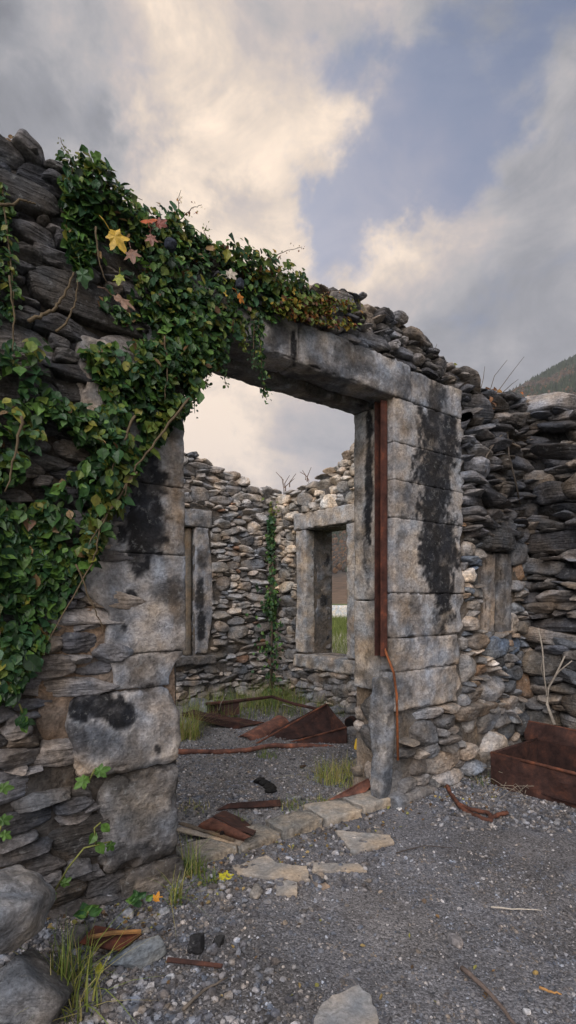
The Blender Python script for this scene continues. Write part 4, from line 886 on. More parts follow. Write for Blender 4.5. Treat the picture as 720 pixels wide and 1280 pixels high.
ivy_patch([(-90, 615), (40, 632), (105, 575), (165, 540), (218, 495), (228, 520), (165, 590), (132, 650), (112, 700), (75, 765), (42, 830), (12, 872), (-90, 890)], 2500, .0, .12, .026, .046, GR, mix=(.06, YG))
ivy_patch([(120, 600), (165, 540), (225, 500), (165, 590), (125, 665), (100, 715), (85, 690)], 260, .06, .14, .028, .045, YG*.75, mix=(.3, GR))
ivy_patch([(40, 495), (110, 515), (160, 500), (170, 560), (120, 590), (105, 560), (50, 520)], 420, .0, .10, .025, .042, GR, mix=(.2, YG))
ivy_patch([(100, 440), (180, 425), (245, 435), (240, 480), (222, 525), (160, 560), (110, 575), (130, 500)], 1000, .0, .13, .024, .040, GR, mix=(.18, YG))
T1 = [(72, 200), (108, 202), (132, 240), (160, 262), (215, 268), (255, 300), (290, 312), (330, 325), (378, 352), (402, 372), (400, 395), (345, 398), (325, 420), (285, 432), (262, 448), (248, 480), (235, 500), (180, 500), (150, 470), (170, 420), (135, 395), (105, 365), (88, 300), (75, 250)]
ivy_patch(T1, 1300, -.25, .0, .020, .036, GR, mix=(.28, YG), clump=.7)
ivy_patch(T1, 3200, .0, .13, .020, .036, GR, mix=(.2, YG), clump=.7)
ivy_patch([(215, 268), (255, 300), (290, 312), (330, 325), (378, 352), (402, 372), (380, 385), (300, 350), (230, 320)], 1100, -.1, .14, .018, .030, YG*.7, mix=(.3, AU))
ivy_patch([(185, 375), (250, 370), (250, 440), (240, 500), (215, 520), (190, 500), (165, 450)], 900, .03, .16, .022, .036, GR, mix=(.15, YG))
ivy_patch([(75, 198), (110, 205), (135, 240), (178, 245), (170, 262), (120, 255), (85, 230)], 240, -.12, .1, .028, .045, YG*.8, mix=(.4, GR))
ivy_patch([(330, 384), (400, 374), (440, 386), (438, 416), (410, 412), (345, 402)], 620, .04, .15, .018, .028, AU*.8, mix=(.5, YG))
ivy_patch([(375, 360), (420, 366), (430, 385), (390, 388)], 300, -.1, .12, .016, .024, YG*.8, mix=(.3, AU))
ivy_patch([(-30, 260), (14, 250), (20, 330), (16, 400), (-30, 410)], 170, .0, .06, .022, .036, GR, mix=(.2, YG), clump=.3)
ivy_patch([(75, 240), (110, 240), (118, 330), (110, 360), (88, 340)], 330, .02, .12, .03, .045, GR, mix=(.08, YG))
ivy_patch([(240, 430), (285, 425), (280, 455), (250, 470)], 130, .0, .08, .02, .03, GR)
def strand(mbS, pts, r, n, smin, smax, pal, both=True, mix=.1, Yp=YF-.09, ext=None):
    W = [np.asarray(p, float) if len(p) == 3 else onY(p[0], p[1], Yp) for p in pts]
    out = []
    for i in range(len(W)-1):
        for k in range(6): t = k/6; out.append(W[i]*(1-t)+W[i+1]*t)
    out.append(W[-1]); out = np.array(out)
    for _ in range(3): o2 = out.copy(); o2[1:-1] = out[:-2]*.25+out[1:-1]*.5+out[2:]*.25; out = o2
    out += ri.normal(size=out.shape)*r*.5
    m = len(out); mbS = MB(); mbS.tube(out, [r*(1-.6*i/m) for i in range(m)], (.10, .075, .045), 6); mbS.build('stem', M_twig, ivy, smooth=True)
    if n:
        t = np.sort(ri.random(n))*(m-1.01); i = t.astype(int); f = (t-i)[:, None]; q = out[i]*(1-f)+out[i+1]*f+ri.normal(size=(n, 3))*.012
        c = pick(pal, n, ri); s_ = ri.random(n) < mix; c[s_] = pick(YG, s_.sum(), ri)
        leaves(lf, q, np.tile([0, -1, .4], (n, 1)), ri.uniform(smin, smax, n)*(1-.45*t/m), c, ri, jn=.6)
st = MB()
strand(st, [(322, 395), (326, 430), (327, 465), (333, 500)], .003, 150, .022, .036, GR)
strand(st, [(318, 400), (316, 440), (318, 462)], .003, 50, .02, .03, GR)
strand(st, [(300, 400), (304, 425), (306, 440)], .003, 50, .02, .03, YG)
strand(st, [(272, 420), (276, 450), (283, 482)], .003, 70, .02, .032, GR)
strand(st, [(262, 430), (262, 460), (256, 482)], .003, 60, .02, .03, GR)
strand(st, [(246, 440), (242, 480), (244, 515)], .003, 60, .018, .028, GR)
strand(st, [(240, 450), (236, 490), (230, 520)], .003, 60, .018, .028, GR)
strand(st, [(2, 230), (8, 280), (15, 340), (17, 400)], .004, 60, .024, .036, GR, mix=.4)
strand(st, [(90, 215), (88, 196), (80, 185), (75, 172)], .0025, 24, .010, .018, YG)
strand(st, [(222, 272), (223, 255), (226, 238)], .0025, 16, .010, .016, AU)
strand(st, [(225, 275), (240, 260), (252, 256)], .0025, 22, .010, .018, AU)
strand(st, [(330, 330), (350, 316), (378, 309)], .0025, 28, .010, .016, AU)
strand(st, [(395, 375), (415, 362), (441, 366)], .0025, 24, .008, .014, AU)
strand(st, [(260, 300), (255, 290), (258, 282)], .0025, 16, .012, .018, YG)
strand(st, [(130, 232), (150, 236), (178, 250)], .003, 30, .022, .034, YG)
for pp, r in (([(36, 402), (62, 390), (80, 370), (92, 340)], .008), ([(70, 415), (85, 400), (95, 375), (97, 350)], .005), ([(236, 498), (200, 545), (165, 590), (155, 620)], .006), ([(168, 520), (150, 560), (135, 600)], .006),
              ([(170, 590), (135, 640), (110, 680)], .005), ([(28, 520), (18, 570), (8, 615)], .006), ([(120, 285), (122, 320), (132, 352)], .004), ([(150, 620), (125, 660), (118, 700), (60, 800)], .005), ([(12, 345), (18, 400), (16, 440)], .004), ([(0, 258), (30, 250), (45, 255)], .006), ([(205, 420), (210, 460), (206, 500)], .004), ([(95, 705), (118, 760), (130, 790)], .004)):
    strand(st, pp, r, 0, 0, 0, GR, Yp=YF-.17)
lf.build('foliage', M_leaf, ivy)
# maple leaves caught in the ivy
def bigleaf(label, px, py, D, s, col, tip, nrm, shape=MAPLE, name='fallen_leaf', group=None):
    S, Fi = shape; s *= 1.25; p = P(px, py, D-.06*(D > 2.1 and py < 400)); nr = np.array(nrm, float)+(RN.normal(size=3)*.35 if py < 400 else 0); nr /= np.linalg.norm(nr); tp = np.array(tip, float); tp -= nr*tp.dot(nr); tp /= np.linalg.norm(tp); sd = np.cross(tp, nr)
    mb = MB(); V = p+s*(sd*S[:, :1]+tp*(S[:, 1:2]-.4)+nr*S[:, 2:3]*1.5); cc = np.tile(np.array(col), (len(V), 1)); 
    mb.add(V, Fi, cc); mb.tube([p-tp*s*.4, p-tp*s*.7+nr*.01, p-tp*s*.95], .0018, np.array(col)*.7, 5)
    o = mb.build(name, M_leaf, own=True); return tag(o, label, 'leaf', group)
fn_ = (-.3, -1, .35); gl = 'maple leaves caught in the ivy'
bigleaf('bright yellow maple leaf in the ivy, the largest one', 145, 298, 2.20, .085, (.55, .36, .05), (.5, 0, -.6), fn_, group=gl)
bigleaf('brown curled maple leaf just below the yellow one', 165, 318, 2.20, .065, (.20, .11, .075), (.3, 0, -1), (-.5, -1, .2), group=gl)
bigleaf('lowest pale brown maple leaf, hanging below the yellow one', 152, 376, 2.18, .08, (.27, .17, .12), (.9, 0, -.4), fn_, group=gl)
bigleaf('orange red maple leaf standing up at the top of the ivy', 186, 277, 2.30, .065, (.42, .10, .035), (-.2, 0, 1), fn_, group=gl)
bigleaf('dull red maple leaf right of the orange red one', 200, 280, 2.32, .05, (.22, .07, .05), (.7, 0, .5), fn_, group=gl)
bigleaf('pinkish brown maple leaf under the orange red one', 189, 298, 2.30, .05, (.25, .12, .09), (.1, 0, -1), fn_, group=gl)
bigleaf('pale cream maple leaf above the lintel ivy', 288, 343, 2.62, .055, (.48, .42, .34), (.8, 0, .3), fn_, group=gl)
bigleaf('orange maple leaf right of the dark stone above the lintel', 300, 372, 2.58, .045, (.5, .19, .03), (.6, 0, -.3), fn_, group=gl)
bigleaf('small yellow leaf in the ivy above the lintel', 282, 368, 2.58, .038, (.50, .36, .06), (-.3, 0, -.8), fn_, group=gl)
bigleaf('yellow green lobed leaf hanging beneath the yellow maple leaf', 149, 348, 2.18, .05, (.25, .28, .04), (.0, 0, -.9), fn_, shape=IVY5, group=gl)
bigleaf('broad dark green lobed leaf left of the yellow maple leaf', 104, 345, 2.16, .065, (.05, .11, .045), (.2, 0, -.9), fn_, shape=IVY5)
bigleaf('bright yellow leaf lying on gravel by the left end of the threshold', 281, 1097, 2.55, .075, (.60, .55, .03), (1, -.2, 0), (-.1, -.3, 1), group='fallen leaves on the gravel')
bigleaf('small orange leaf on gravel at the left wall foot', 196, 1124, 2.33, .042, (.75, .33, .03), (.3, 0, 1), (-.4, -.8, .5), group='fallen leaves on the gravel')
bigleaf('yellow green narrow leaf among the grass at bottom left', 124, 1213, 1.85, .03, (.33, .32, .04), (.1, 0, 1), (-.4, -.8, .3), shape=(LEAF, LT3), group='fallen leaves on the gravel')
bigleaf('orange leaf at the foot of the strap by the wall', 556, 995, 3.58, .035, (.6, .3, .04), (1, 0, 0), (-.1, -.3, 1), group='fallen leaves on the gravel')
# dark stones in the ivy
boulder('dark blue grey stone poking out of the ivy near the red leaves', 214, 306, (.028, .025, .022), (.03, .038, .055), .3, D=2.27, name='stone', cat='stone', k=14)
boulder('dark round stone in the ivy beside the cream leaf', 300, 356, (.024, .024, .024), (.03, .038, .055), .3, D=2.55, name='stone', cat='stone', k=14)
# climbing weeds on the lower left wall
def weed(label, stems, leafs, name='vine_seedling', cat='plant', pal=YG*.8, col=(.16, .17, .05)):
    w0 = stems[0][0]; r0 = thing(name, label, cat, tuple(float(v) for v in w0)); mb = MB()
    for s_ in stems: mb.tube(s_, .0035, col, 6)
    mb.build('stem', M_twig, r0, smooth=True)
    mb = MB(); few = len(leafs) <= 8
    for (p, s, tip, sh) in leafs:
        if few: mb = MB()
        S, Fi = sh; nr = np.array([-.3+RN.normal()*.2, -1, .5+RN.normal()*.2]); nr /= np.linalg.norm(nr); tp = np.array(tip, float); tp -= nr*tp.dot(nr); tp /= np.linalg.norm(tp); sd = np.cross(tp, nr)
        c = pal[RN.integers(len(pal))]*RN.uniform(.8, 1.2); mb.add(np.asarray(p)+s*(sd*S[:, :1]+tp*S[:, 1:2]+nr*S[:, 2:3]*2), Fi, c)
        if few: mb.build('leaf', M_leaf, r0)
    if not few: mb.build('leafage', M_leaf, r0)
    return r0
W = lambda x, y, d=.12: onY(x, y, YF-d)
GL = np.array([(.07, .15, .03), (.09, .18, .035)])
weed('pair of broad bright green leaves sprouting from the lower left wall', [[W(104, 985, .02), W(112, 975, .08), W(118, 962)]], [(W(112, 970), .075, (-.8, 0, -.5), IVY5), (W(116, 968), .075, (.7, 0, .1), IVY5)], pal=GL)
weed('arching green seedling vine at the left wall foot', [[W(66, 1118, .12), W(85, 1085, .18), W(105, 1060, .2), W(138, 1052, .2)], [W(120, 1056, .2), W(118, 1035, .2), W(126, 1028, .2)]],
     [(W(68, 1112, .15), .05, (-.4, 0, -1), IVY5), (W(75, 1108, .16), .05, (.6, 0, .3), IVY5), (W(122, 1052, .2), .05, (.5, 0, -1), LEAF_ if False else (LEAF, LT3)), (W(134, 1052, .2), .055, (.5, 0, -.8), IVY5), (W(126, 1030, .2), .045, (.8, 0, -.9), (LEAF, LT3)), (W(120, 1040, .2), .045, (-.6, 0, -.8), (LEAF, LT3))], pal=GL)
weed('small green weed on the left edge of the wall', [[W(-4, 1050), W(2, 1030)]], [(W(-4, 1030), .06, (.9, 0, .3), IVY5), (W(0, 1040), .05, (.6, 0, -.6), IVY5), (W(-4, 985), .06, (.9, 0, -.2), IVY5)], pal=GL*.8)
weed('small dark ivy sprig beside the pale oval stone', [[W(30, 905, .04), W(28, 890, .08), W(24, 880, .1)]], [(W(28+RN.normal()*4, 898+RN.normal()*6, .09), .035, (RN.normal(), 0, -1), (LEAF, LT3)) for _ in range(10)], pal=GR)
weed('low dark green leaves at the foot of the corner quoin', [[gnd(170, 1128, .01), gnd(172, 1120, .06)]], [(gnd(172+RN.normal()*5, 1126+RN.normal()*2.5, .05), .035, (RN.normal(), 0, .2), (LEAF, LT3)) for _ in range(12)], pal=GR*1.4)
weed('dark leafy weed behind the boulders', [[gnd(108, 1148, .01), gnd(110, 1140, .1)]], [(gnd(110+RN.normal()*3.5, 1143+RN.normal()*3, .07), .04, (RN.normal(), 0, .1), (LEAF, LT3)) for _ in range(10)], pal=GR*1.4)
weed('small green plant growing on the wall top right of the lintel', [[onY(560, 472, 2.4), onY(562, 462, 2.4)]], [(onY(561+RN.normal()*4, 462+RN.normal()*4, 2.38), .035, (RN.normal(), 0, .8), (LEAF, LT3)) for _ in range(16)], pal=np.array([(.10, .17, .03), (.2, .2, .04)]))
weed('low yellowing plant on the wall top beside the green one', [[onY(540, 462, 2.4), onY(541, 456, 2.4)]], [(onY(541+RN.normal()*3.5, 459+RN.normal()*3, 2.38), .03, (RN.normal(), 0, .8), (LEAF, LT3)) for _ in range(22)], pal=AU*.7)
weed('rust brown fern like dry plant on the far wall top', [[onY(620, 505, 2.32), onY(620, 490, 2.32)]], [(onY(619+RN.normal()*7, 496+RN.normal()*6, 2.30+RN.normal()*.03), .055, (RN.normal(), 0, -.5), (LEAF, LT3)) for _ in range(40)], name='dry_plant', pal=np.array([(.20, .09, .035), (.12, .06, .03), (.3, .16, .05)]), col=(.12, .08, .05))
weed('small orange dry sprig on the far wall top near the mountain', [[onY(662, 520, 2.3), onY(660, 500, 2.3)]], [(onY(661+RN.normal()*4, 506+RN.normal()*6, 2.28), .03, (RN.normal(), 0, .8), (LEAF, LT3)) for _ in range(24)], name='dry_plant', pal=np.array([(.35, .13, .05), (.25, .11, .05)]), col=(.12, .08, .05))
weed('tiny weed growing from the top left corner of the wall', [[onY(6, 186, 2.3), onY(8, 176, 2.3)]], [(onY(8+RN.normal()*7, 180+RN.normal()*4, 2.3), .022, (RN.normal(), 0, .7), (LEAF, LT3)) for _ in range(20)], pal=np.array([(.07, .09, .03), (.15, .09, .04)]))
# corner ivy inside the room
civ = thing('ivy_plant', 'dark narrow ivy growing up the inner corner of the room', 'ivy', (XW-.1, YB-.1, 0)); lf = MB(); cst = MB()
n = 1150; t = ri.random(n)**.9; z = t*2.62; wd = .07+.11*(z < 1.5)+.07*(z > 2.45)
pos = np.c_[XW-.06-np.abs(ri.normal(size=n))*wd*.6, YB-.06-np.abs(ri.normal(size=n))*wd*.6, z]
pos = pos[fbm(pos, 5, 3)+ri.normal(size=n)*.1 > -.15]; n = len(pos); c = pick(GR*1.0, n, ri); tp_ = pos[:, 2] > 2.4; c[tp_] = pick(YG*.8, tp_.sum(), ri)
leaves(lf, pos, np.tile([-.7, -.7, .4], (n, 1)), ri.uniform(.035, .06, n), c, ri); lf.build('foliage', M_leaf, civ)
for k in range(3): cst.tube([(XW-.05-.03*k, YB-.08, 0), (XW-.08, YB-.07-.03*k, 1.2), (XW-.07, YB-.09, 2.5)], .01, (.09, .07, .05), 6)
cst.build('stem', M_twig, civ)
# grass tufts
def tuft(label, base, n, h, spread, pal, lean=.85, name='grass_tuft', cat='grass', w=.003, group='grass tufts'):
    mb = MB(); V = []; Fq = []; Cc = []; k = 0
    for i in range(n):
        b = np.array(base)+np.array([np.clip(RN.normal(), -1.8, 1.8)*spread, np.clip(RN.normal(), -1.8, 1.8)*spread, -.005]); an = RN.uniform(0, 6.28); L_ = h*RN.uniform(.3, 1.15); ln = abs(RN.normal())*lean
        d = np.array([math.cos(an), math.sin(an), 0]); sdv = np.array([-d[1], d[0], 0])*w*RN.uniform(.7, 1.2); c = pal[RN.integers(len(pal))]*RN.uniform(.75, 1.25)
        for j in range(5):
            u = j/4; p = b+d*L_*ln*u*u+np.array([0, 0, L_*(u-.35*ln*u*u)]); f = 1-u*.92
            V += [p-sdv*f, p+sdv*f]; Cc += [c, c]
            if j: Fq.append([k+2*j-2, k+2*j-1, k+2*j+1, k+2*j])
        k += 10
    mb.add(V, Fq, np.array(Cc)); o = mb.build(name, M_grass, own=True); return tag(o, label, cat, None if spread > .05 else group, 'stuff' if spread > .05 else None)
GG = np.array([(.12, .18, .04), (.17, .23, .05), (.09, .14, .035), (.27, .25, .08)]); GY = np.array([(.28, .28, .07), (.19, .24, .05), (.38, .33, .14)])
tuft('long bladed grass tuft at the left end of the threshold', gnd(240, 1092), 60, .20, .035, GG)
tuft('thin grass tuft growing at the corner quoin below the threshold tuft', gnd(220, 1128), 40, .15, .02, GG)
tuft('large arching grass tuft beside the boulders at the bottom left', gnd(85, 1230), 80, .20, .04, GG, lean=.9, w=.0035)
tuft('dry yellowing grass tuft in the bottom left corner', gnd(95, 1262), 50, .22, .04, GY, lean=1.1, w=.0035)
tuft('small green tuft on the crumpled plate by the threshold', gnd(300, 1030), 40, .07, .03, GG)
tuft('low spreading tuft behind the middle threshold stones', gnd(365, 1008), 90, .07, .06, GG)
tuft('yellowish tuft just left of the reddish plate', gnd(405, 1002), 60, .06, .04, GY)
tuft('broad grass clump inside the room left of the stone post', gnd(428, 975), 420, .17, .10, GY)
tuft('yellow grass clump inside the room beside the left jamb', gnd(232, 922), 300, .32, .08, GY)
tuft('green grass clump under the narrow window', gnd(262, 900), 420, .30, .2, GG)
tuft('green grass strip along the back wall foot', gnd(310, 886), 800, .30, .32, GG)
tuft('green grass behind the folded sheet at the corner', gnd(355, 880), 700, .32, .28, GG)
tuft('green grass strip at the window wall foot', gnd(385, 893), 220, .2, .22, GG)
tuft('tiny tuft under the rusty pipe', gnd(335, 945), 70, .08, .05, GG)
tuft('green mossy tuft at the wall foot beside the bent strap', gnd(598, 975), 120, .08, .08, GG)
tuft('sparse tuft on gravel inside the doorway near the left jamb', gnd(245, 1010), 40, .05, .05, GY)
tuft('small tuft beneath the sill of the open window', gnd(405, 895), 80, .16, .08, GG)
tuft('small tuft at the left foot of the threshold slab', gnd(262, 1102), 30, .07, .02, GG)
# litter of dead leaves and straw along the wall feet
mb = MB(); n = 520; q = []
while len(q) < n:
    x, y = RN.uniform(60, 640), RN.uniform(955, 1260)
    p = gnd(x, y); d_ = abs(p[1]-YF+.12) if (p[0] < JL or p[0] > JR) else abs(p[1]-YF+.05)
    if p[1] < YF-.03+.15*(JL < p[0] < JR) and RN.random() < math.exp(-(d_/.16)**2)+.02: q.append(p)
q = np.array(q); q[:, 2] = gz(q)+.012; c = pick(np.array([(.20, .12, .05), (.12, .075, .04), (.30, .22, .09), (.25, .24, .07), (.08, .055, .035)]), n, RN)
leaves(mb, q, np.tile([0, 0, 1.], (n, 1)), RN.uniform(.008, .024, n), c, ri, jn=.45); tag(mb.build('leaf_litter', M_leaf), 'small dead leaves littering the gravel along the wall feet', 'leaf litter', kind='stuff')
# tall dry stalks on the far wall top
for (a, b, c_, lab) in [((610, 497), (618, 470), (634, 450), 'short curved dry grass stalk on the far wall top'), ((616, 498), (638, 468), (655, 446), 'longest dry grass stalk on the far wall top'), ((618, 500), (640, 480), (648, 474), 'lower slanting dry stalk on the far wall top'), ((600, 490), (604, 474), (606, 458), 'short upright dry stalk left of the others on the far wall top'), ((495, 405), (499, 396), (500, 388), 'tiny dry stalk on the wall top above the lintel'), ((622, 502), (645, 486), (668, 482), 'lowest nearly level dry stalk on the far wall top'), ((538, 455), (543, 440), (546, 430), 'thin dry stalk left of the wall top plants')]:
    mb = MB(); mb.tube([onY(*a, 2.35), onY(*b, 2.35), onY(*c_, 2.37)], [.0035, .0025, .0015], (.10, .08, .06), 5); tag(mb.build('dry_stalk', M_twig, own=True), lab, 'dry grass')
mb = MB()
for (a, b) in [((355, 612), (352, 596)), ((354, 600), (345, 590)), ((357, 608), (368, 598)), ((362, 603), (370, 592)), ((356, 604), (362, 594)), ((386, 600), (378, 588)), ((384, 596), (389, 584)), ((382, 594), (375, 590))]:
    mb.tube([onX(a[0], a[1]+6, XW+.1), onX(*a, XW+.1), onX(*b, XW+.12)], [.008, .006, .003], (.12, .075, .05), 5)
tag(mb.build('bare_twigs', M_twig, own=True), 'bare reddish twigs on the wall top at the room corner', 'twigs')
# dry branch on the right wall
mb = MB()
w_ = lambda x, y, X=4.12: onX(x, y, X)
for pts, r in (([w_(693, 906, 4.05), w_(684, 880, 4.08), w_(685, 860), w_(694, 845), w_(706, 820)], .012), ([w_(684, 870, 4.08), w_(680, 845), w_(678, 810), w_(673, 785)], .008), ([w_(686, 856), w_(700, 838), w_(715, 826)], .006), ([w_(680, 850), w_(676, 835), w_(680, 820)], .004)):
    mb.tube(pts, [r*(1-.13*i) for i in range(len(pts))], (.27, .24, .20), 7)
tag(mb.build('dry_branch', M_twig, own=True, smooth=True), 'pale forked dry branch leaning on the dark wall behind the trough', 'branch')
mb = MB()
for k in range(26):
    a = gnd(RN.uniform(590, 690), RN.uniform(975, 1000), .01); d = RN.normal(size=3)*.12; d[2] = abs(d[2])*.5
    mb.tube([a, a+d*.5+np.array([0, 0, .04]), a+d+np.array([0, 0, .0])], .0018, (.22, .19, .15), 4)
tag(mb.build('dry_weeds', M_twig, own=True), 'tangle of thin dry stems on the gravel in front of the trough', 'dry stems')
mb = MB(); mb.tube([onY(612, 560, 2.2), onY(626, 545, 2.18), onY(634, 540, 2.18), onY(636, 570, 2.17), onY(644, 600, 2.18), onY(650, 630, 2.2)], .007, (.10, .085, .07), 6); mb.tube([onY(634, 540, 2.18), onY(622, 548, 2.18), onY(608, 570, 2.2), onY(607, 590, 2.2)], .005, (.12, .10, .08), 6)
tag(mb.build('dry_root', M_twig, own=True, smooth=True), 'dry root winding down the upper stones in the outer corner', 'root')
# ================================================================ BEYOND THE WINDOW
mb = MB()
a = P(340, 772, 36); b = P(520, 772, 36); d = (b-a)/np.linalg.norm(b-a); nv_ = np.array([-d[1], d[0], 0]); R3 = np.array([[d[0], nv_[0], 0], [d[1], nv_[1], 0], [0, 0, 1]])
block(mb, 0, np.linalg.norm(b-a), -.2, .84, 0, .3, (.50, .50, .47), res=.25, r=.03, noise=.02, T=lambda V: V@R3.T+np.array([a[0], a[1], 0])); tag(mb.build('low_wall', M_flag, own=True, smooth=True), 'low pale concrete wall across the meadow, seen through the open window', 'wall')
n = 9000; px = RN.uniform(395, 460, n); D_ = 8+26*RN.random(n); l = (px-360)/F; b0 = np.c_[D_*(l*RX+FX), D_*(l*RY+FY), np.zeros(n)]
an = RN.uniform(0, 6.28, n); hh = RN.uniform(.12, .4, n); wv = np.c_[np.cos(an), np.sin(an), np.zeros(n)]*.012; tp = b0+np.c_[RN.normal(size=n)*.1, RN.normal(size=n)*.1, hh]
V = np.stack([b0-wv, b0+wv, tp], 1).reshape(-1, 3); c = pick(np.array([(.13, .17, .04), (.17, .20, .05), (.09, .12, .03)]), n, RN); fw = (RN.random(n) < .3) & (D_ < 16) & (D_ > 10); c[fw] = (.45, .42, .33)
mb = MB(); mb.add(V, np.arange(3*n).reshape(-1, 3), np.repeat(c, 3, 0)); tag(mb.build('meadow_grass', M_grass), 'tall meadow grass and pale seed heads outside the open window', 'grass', kind='stuff')
# mountain
azs = np.linspace(-.9, 1.45, 260); rr = np.concatenate([np.linspace(90, 1000, 110), np.linspace(1030, 1500, 12)])
rid_x = [-900, -200, 200, 340, 455, 560, 640, 720, 900, 1300, 3000]; rid_y = [735, 735, 700, 655, 600, 552, 512, 475, 412, 360, 425]
A, B_ = np.meshgrid(azs, rr, indexing='ij'); px = 360+F*np.tan(np.clip(A, -1.4, 1.4)); te = (HZ-np.interp(px, rid_x, rid_y))/F*np.cos(A)
prof = np.where(B_ < 950, sst(80, 950, B_)**1.05, 1-.25*(B_-950)/550)
X3 = B_*(np.cos(A)*FX+np.sin(A)*RX); Y3 = B_*(np.cos(A)*FY+np.sin(A)*RY)
Q = np.c_[X3.ravel(), Y3.ravel(), np.zeros(A.size)]
Z = te*950*prof; Z = Z.ravel()+fbm(Q, .006, 5).ravel()*26*sst(150, 500, B_.ravel())*(1-.75*sst(700, 940, B_.ravel()))-1.5
Q[:, 2] = Z
hn = fbm(Q*np.array([1, 1, 2.]), .012, 4); hc = np.array([.042, .038, .034])*(1+.4*hn)[:, None]; br = sst(240, 200, B_.ravel())[:, None]; hc = hc*(1-br)+np.array([.12, .078, .05])*br*(1+.5*hn)[:, None]
I = np.arange(A.size).reshape(A.shape); mb = MB(); mb.add(Q, np.stack([I[:-1, :-1], I[:-1, 1:], I[1:, 1:], I[1:, :-1]], -1).reshape(-1, 4), hc)
hl = mb.build('mountain', M_hill, smooth=True); hl['kind'] = 'structure'; hl['label'] = 'forested mountainside rising beyond the ruin'
n = 34000; ai = RN.integers(0, 259, n); wts = np.r_[RN.uniform(0, 1, n)]; bi = (17+wts**.9*89).astype(int)
sel = np.where(RN.random(n) < .55)[0]; vis = np.concatenate([RN.uniform(.02, .16, n//3), RN.uniform(.34, .62, n-n//3)]); ai = np.clip(((vis+.9)/2.35*259).astype(int), 0, 258)
fu, fv = RN.random(n), RN.random(n); Qg = Q.reshape(A.shape+(3,))
base = (Qg[ai, bi]*(1-fu)[:, None]+Qg[ai+1, bi]*fu[:, None])*(1-fv)[:, None]+(Qg[ai, bi+1]*(1-fu)[:, None]+Qg[ai+1, bi+1]*fu[:, None])*fv[:, None]
con = fbm(base, .008, 3)+RN.normal(size=n)*.12 > .02
h_ = np.where(con, RN.uniform(7, 13, n), RN.uniform(5, 9, n)); w2 = h_*np.where(con, RN.uniform(.17, .25, n), RN.uniform(.35, .5, n))
ds_ = np.clip(rr[bi]/750, .22, 1); h_ = h_*ds_; w2 = w2*ds_
m = 6; an = np.arange(m)/m*6.283
def ringv(zf, rf): 
    k = rf[:, None]*(1+RN.normal(size=(n, m))*.18)
    return np.stack([base[:, 0, None]+np.cos(an)*w2[:, None]*k, base[:, 1, None]+np.sin(an)*w2[:, None]*k, base[:, 2, None]+(h_*zf)[:, None]+0*k], -1)
one = np.ones(n); V = np.concatenate([ringv(.02*one, .7*one), ringv(np.where(con, .25, .45), one), ringv(np.where(con, .6, .8), np.where(con, .5, .7)), (base+np.c_[0*h_, 0*h_, h_])[:, None]], 1)
Ft = []
for r in range(2):
    for k in range(m): a_, b_ = r*m+k, r*m+(k+1) % m; Ft += [[a_, b_, b_+m], [a_, b_+m, a_+m]]
for k in range(m): Ft.append([2*m+k, 2*m+(k+1) % m, 3*m])
Ft = np.array(Ft); tcx = np.where(con[:, None], pick(np.array([(.030, .040, .025), (.04, .05, .03)]), n, RN), pick(np.array([(.075, .048, .032), (.055, .043, .034), (.095, .055, .03), (.045, .042, .036)]), n, RN))
mb = MB(); mb.add(V.reshape(-1, 3), (Ft[None]+(np.arange(n)*(3*m+1))[:, None, None]).reshape(-1, 3), np.repeat(tcx, 3*m+1, 0))
tag(mb.build('forest', M_tree), 'distant autumn forest of dark conifers and rust coloured trees on the mountainside', 'forest', kind='stuff')
# ================================================================ AIR
mb = MB(); mb.box((-3300, -3300, -3), (3300, 3300, 900))
hz = mb.build('haze', bpy.data.materials.new('haze_air')); hz['kind'] = 'stuff'; hz['label'] = 'thin pale haze in the valley air'; hz['category'] = 'haze'
hm = hz.data.materials[0]; hm.use_nodes = True; hm.node_tree.nodes.clear(); pv = hm.node_tree.nodes.new('ShaderNodeVolumePrincipled'); om = hm.node_tree.nodes.new('ShaderNodeOutputMaterial')
pv.inputs['Density'].default_value = .0002; pv.inputs['Color'].default_value = (.82, .86, .95, 1); hm.node_tree.links.new(pv.outputs[0], om.inputs['Volume'])
# ================================================================ SKY AND LIGHT
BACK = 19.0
sd = ray(230, 190); sd /= np.linalg.norm(sd); el = math.asin(sd[2]); azm = math.atan2(sd[0], sd[1])
w = bpy.data.worlds.new('World'); bpy.context.scene.world = w; w.use_nodes = True; nt = w.node_tree; nd = nt.nodes; lk = nt.links; nd.clear()
out = nd.new('ShaderNodeOutputWorld'); sky = nd.new('ShaderNodeTexSky'); sky.sky_type = 'NISHITA'; sky.sun_disc = False; sky.sun_elevation = el; sky.sun_rotation = azm
bgs = nd.new('ShaderNodeBackground'); bgs.inputs[1].default_value = .075; tn = nd.new('ShaderNodeVectorMath'); tn.operation = 'MULTIPLY'; tn.inputs[1].default_value = (.84, .96, 1.10); lk.new(sky.outputs[0], tn.inputs[0]); lk.new(tn.outputs[0], bgs.inputs[0])
tc = nd.new('ShaderNodeTexCoord')
def mth(op, a, b=None, c=None):
    n = nd.new('ShaderNodeMath'); n.operation = op
    for i, v in enumerate((a, b, c)):
        if v is None: continue
        if isinstance(v, (int, float)): n.inputs[i].default_value = v
        else: lk.new(v, n.inputs[i])
    return n.outputs[0]
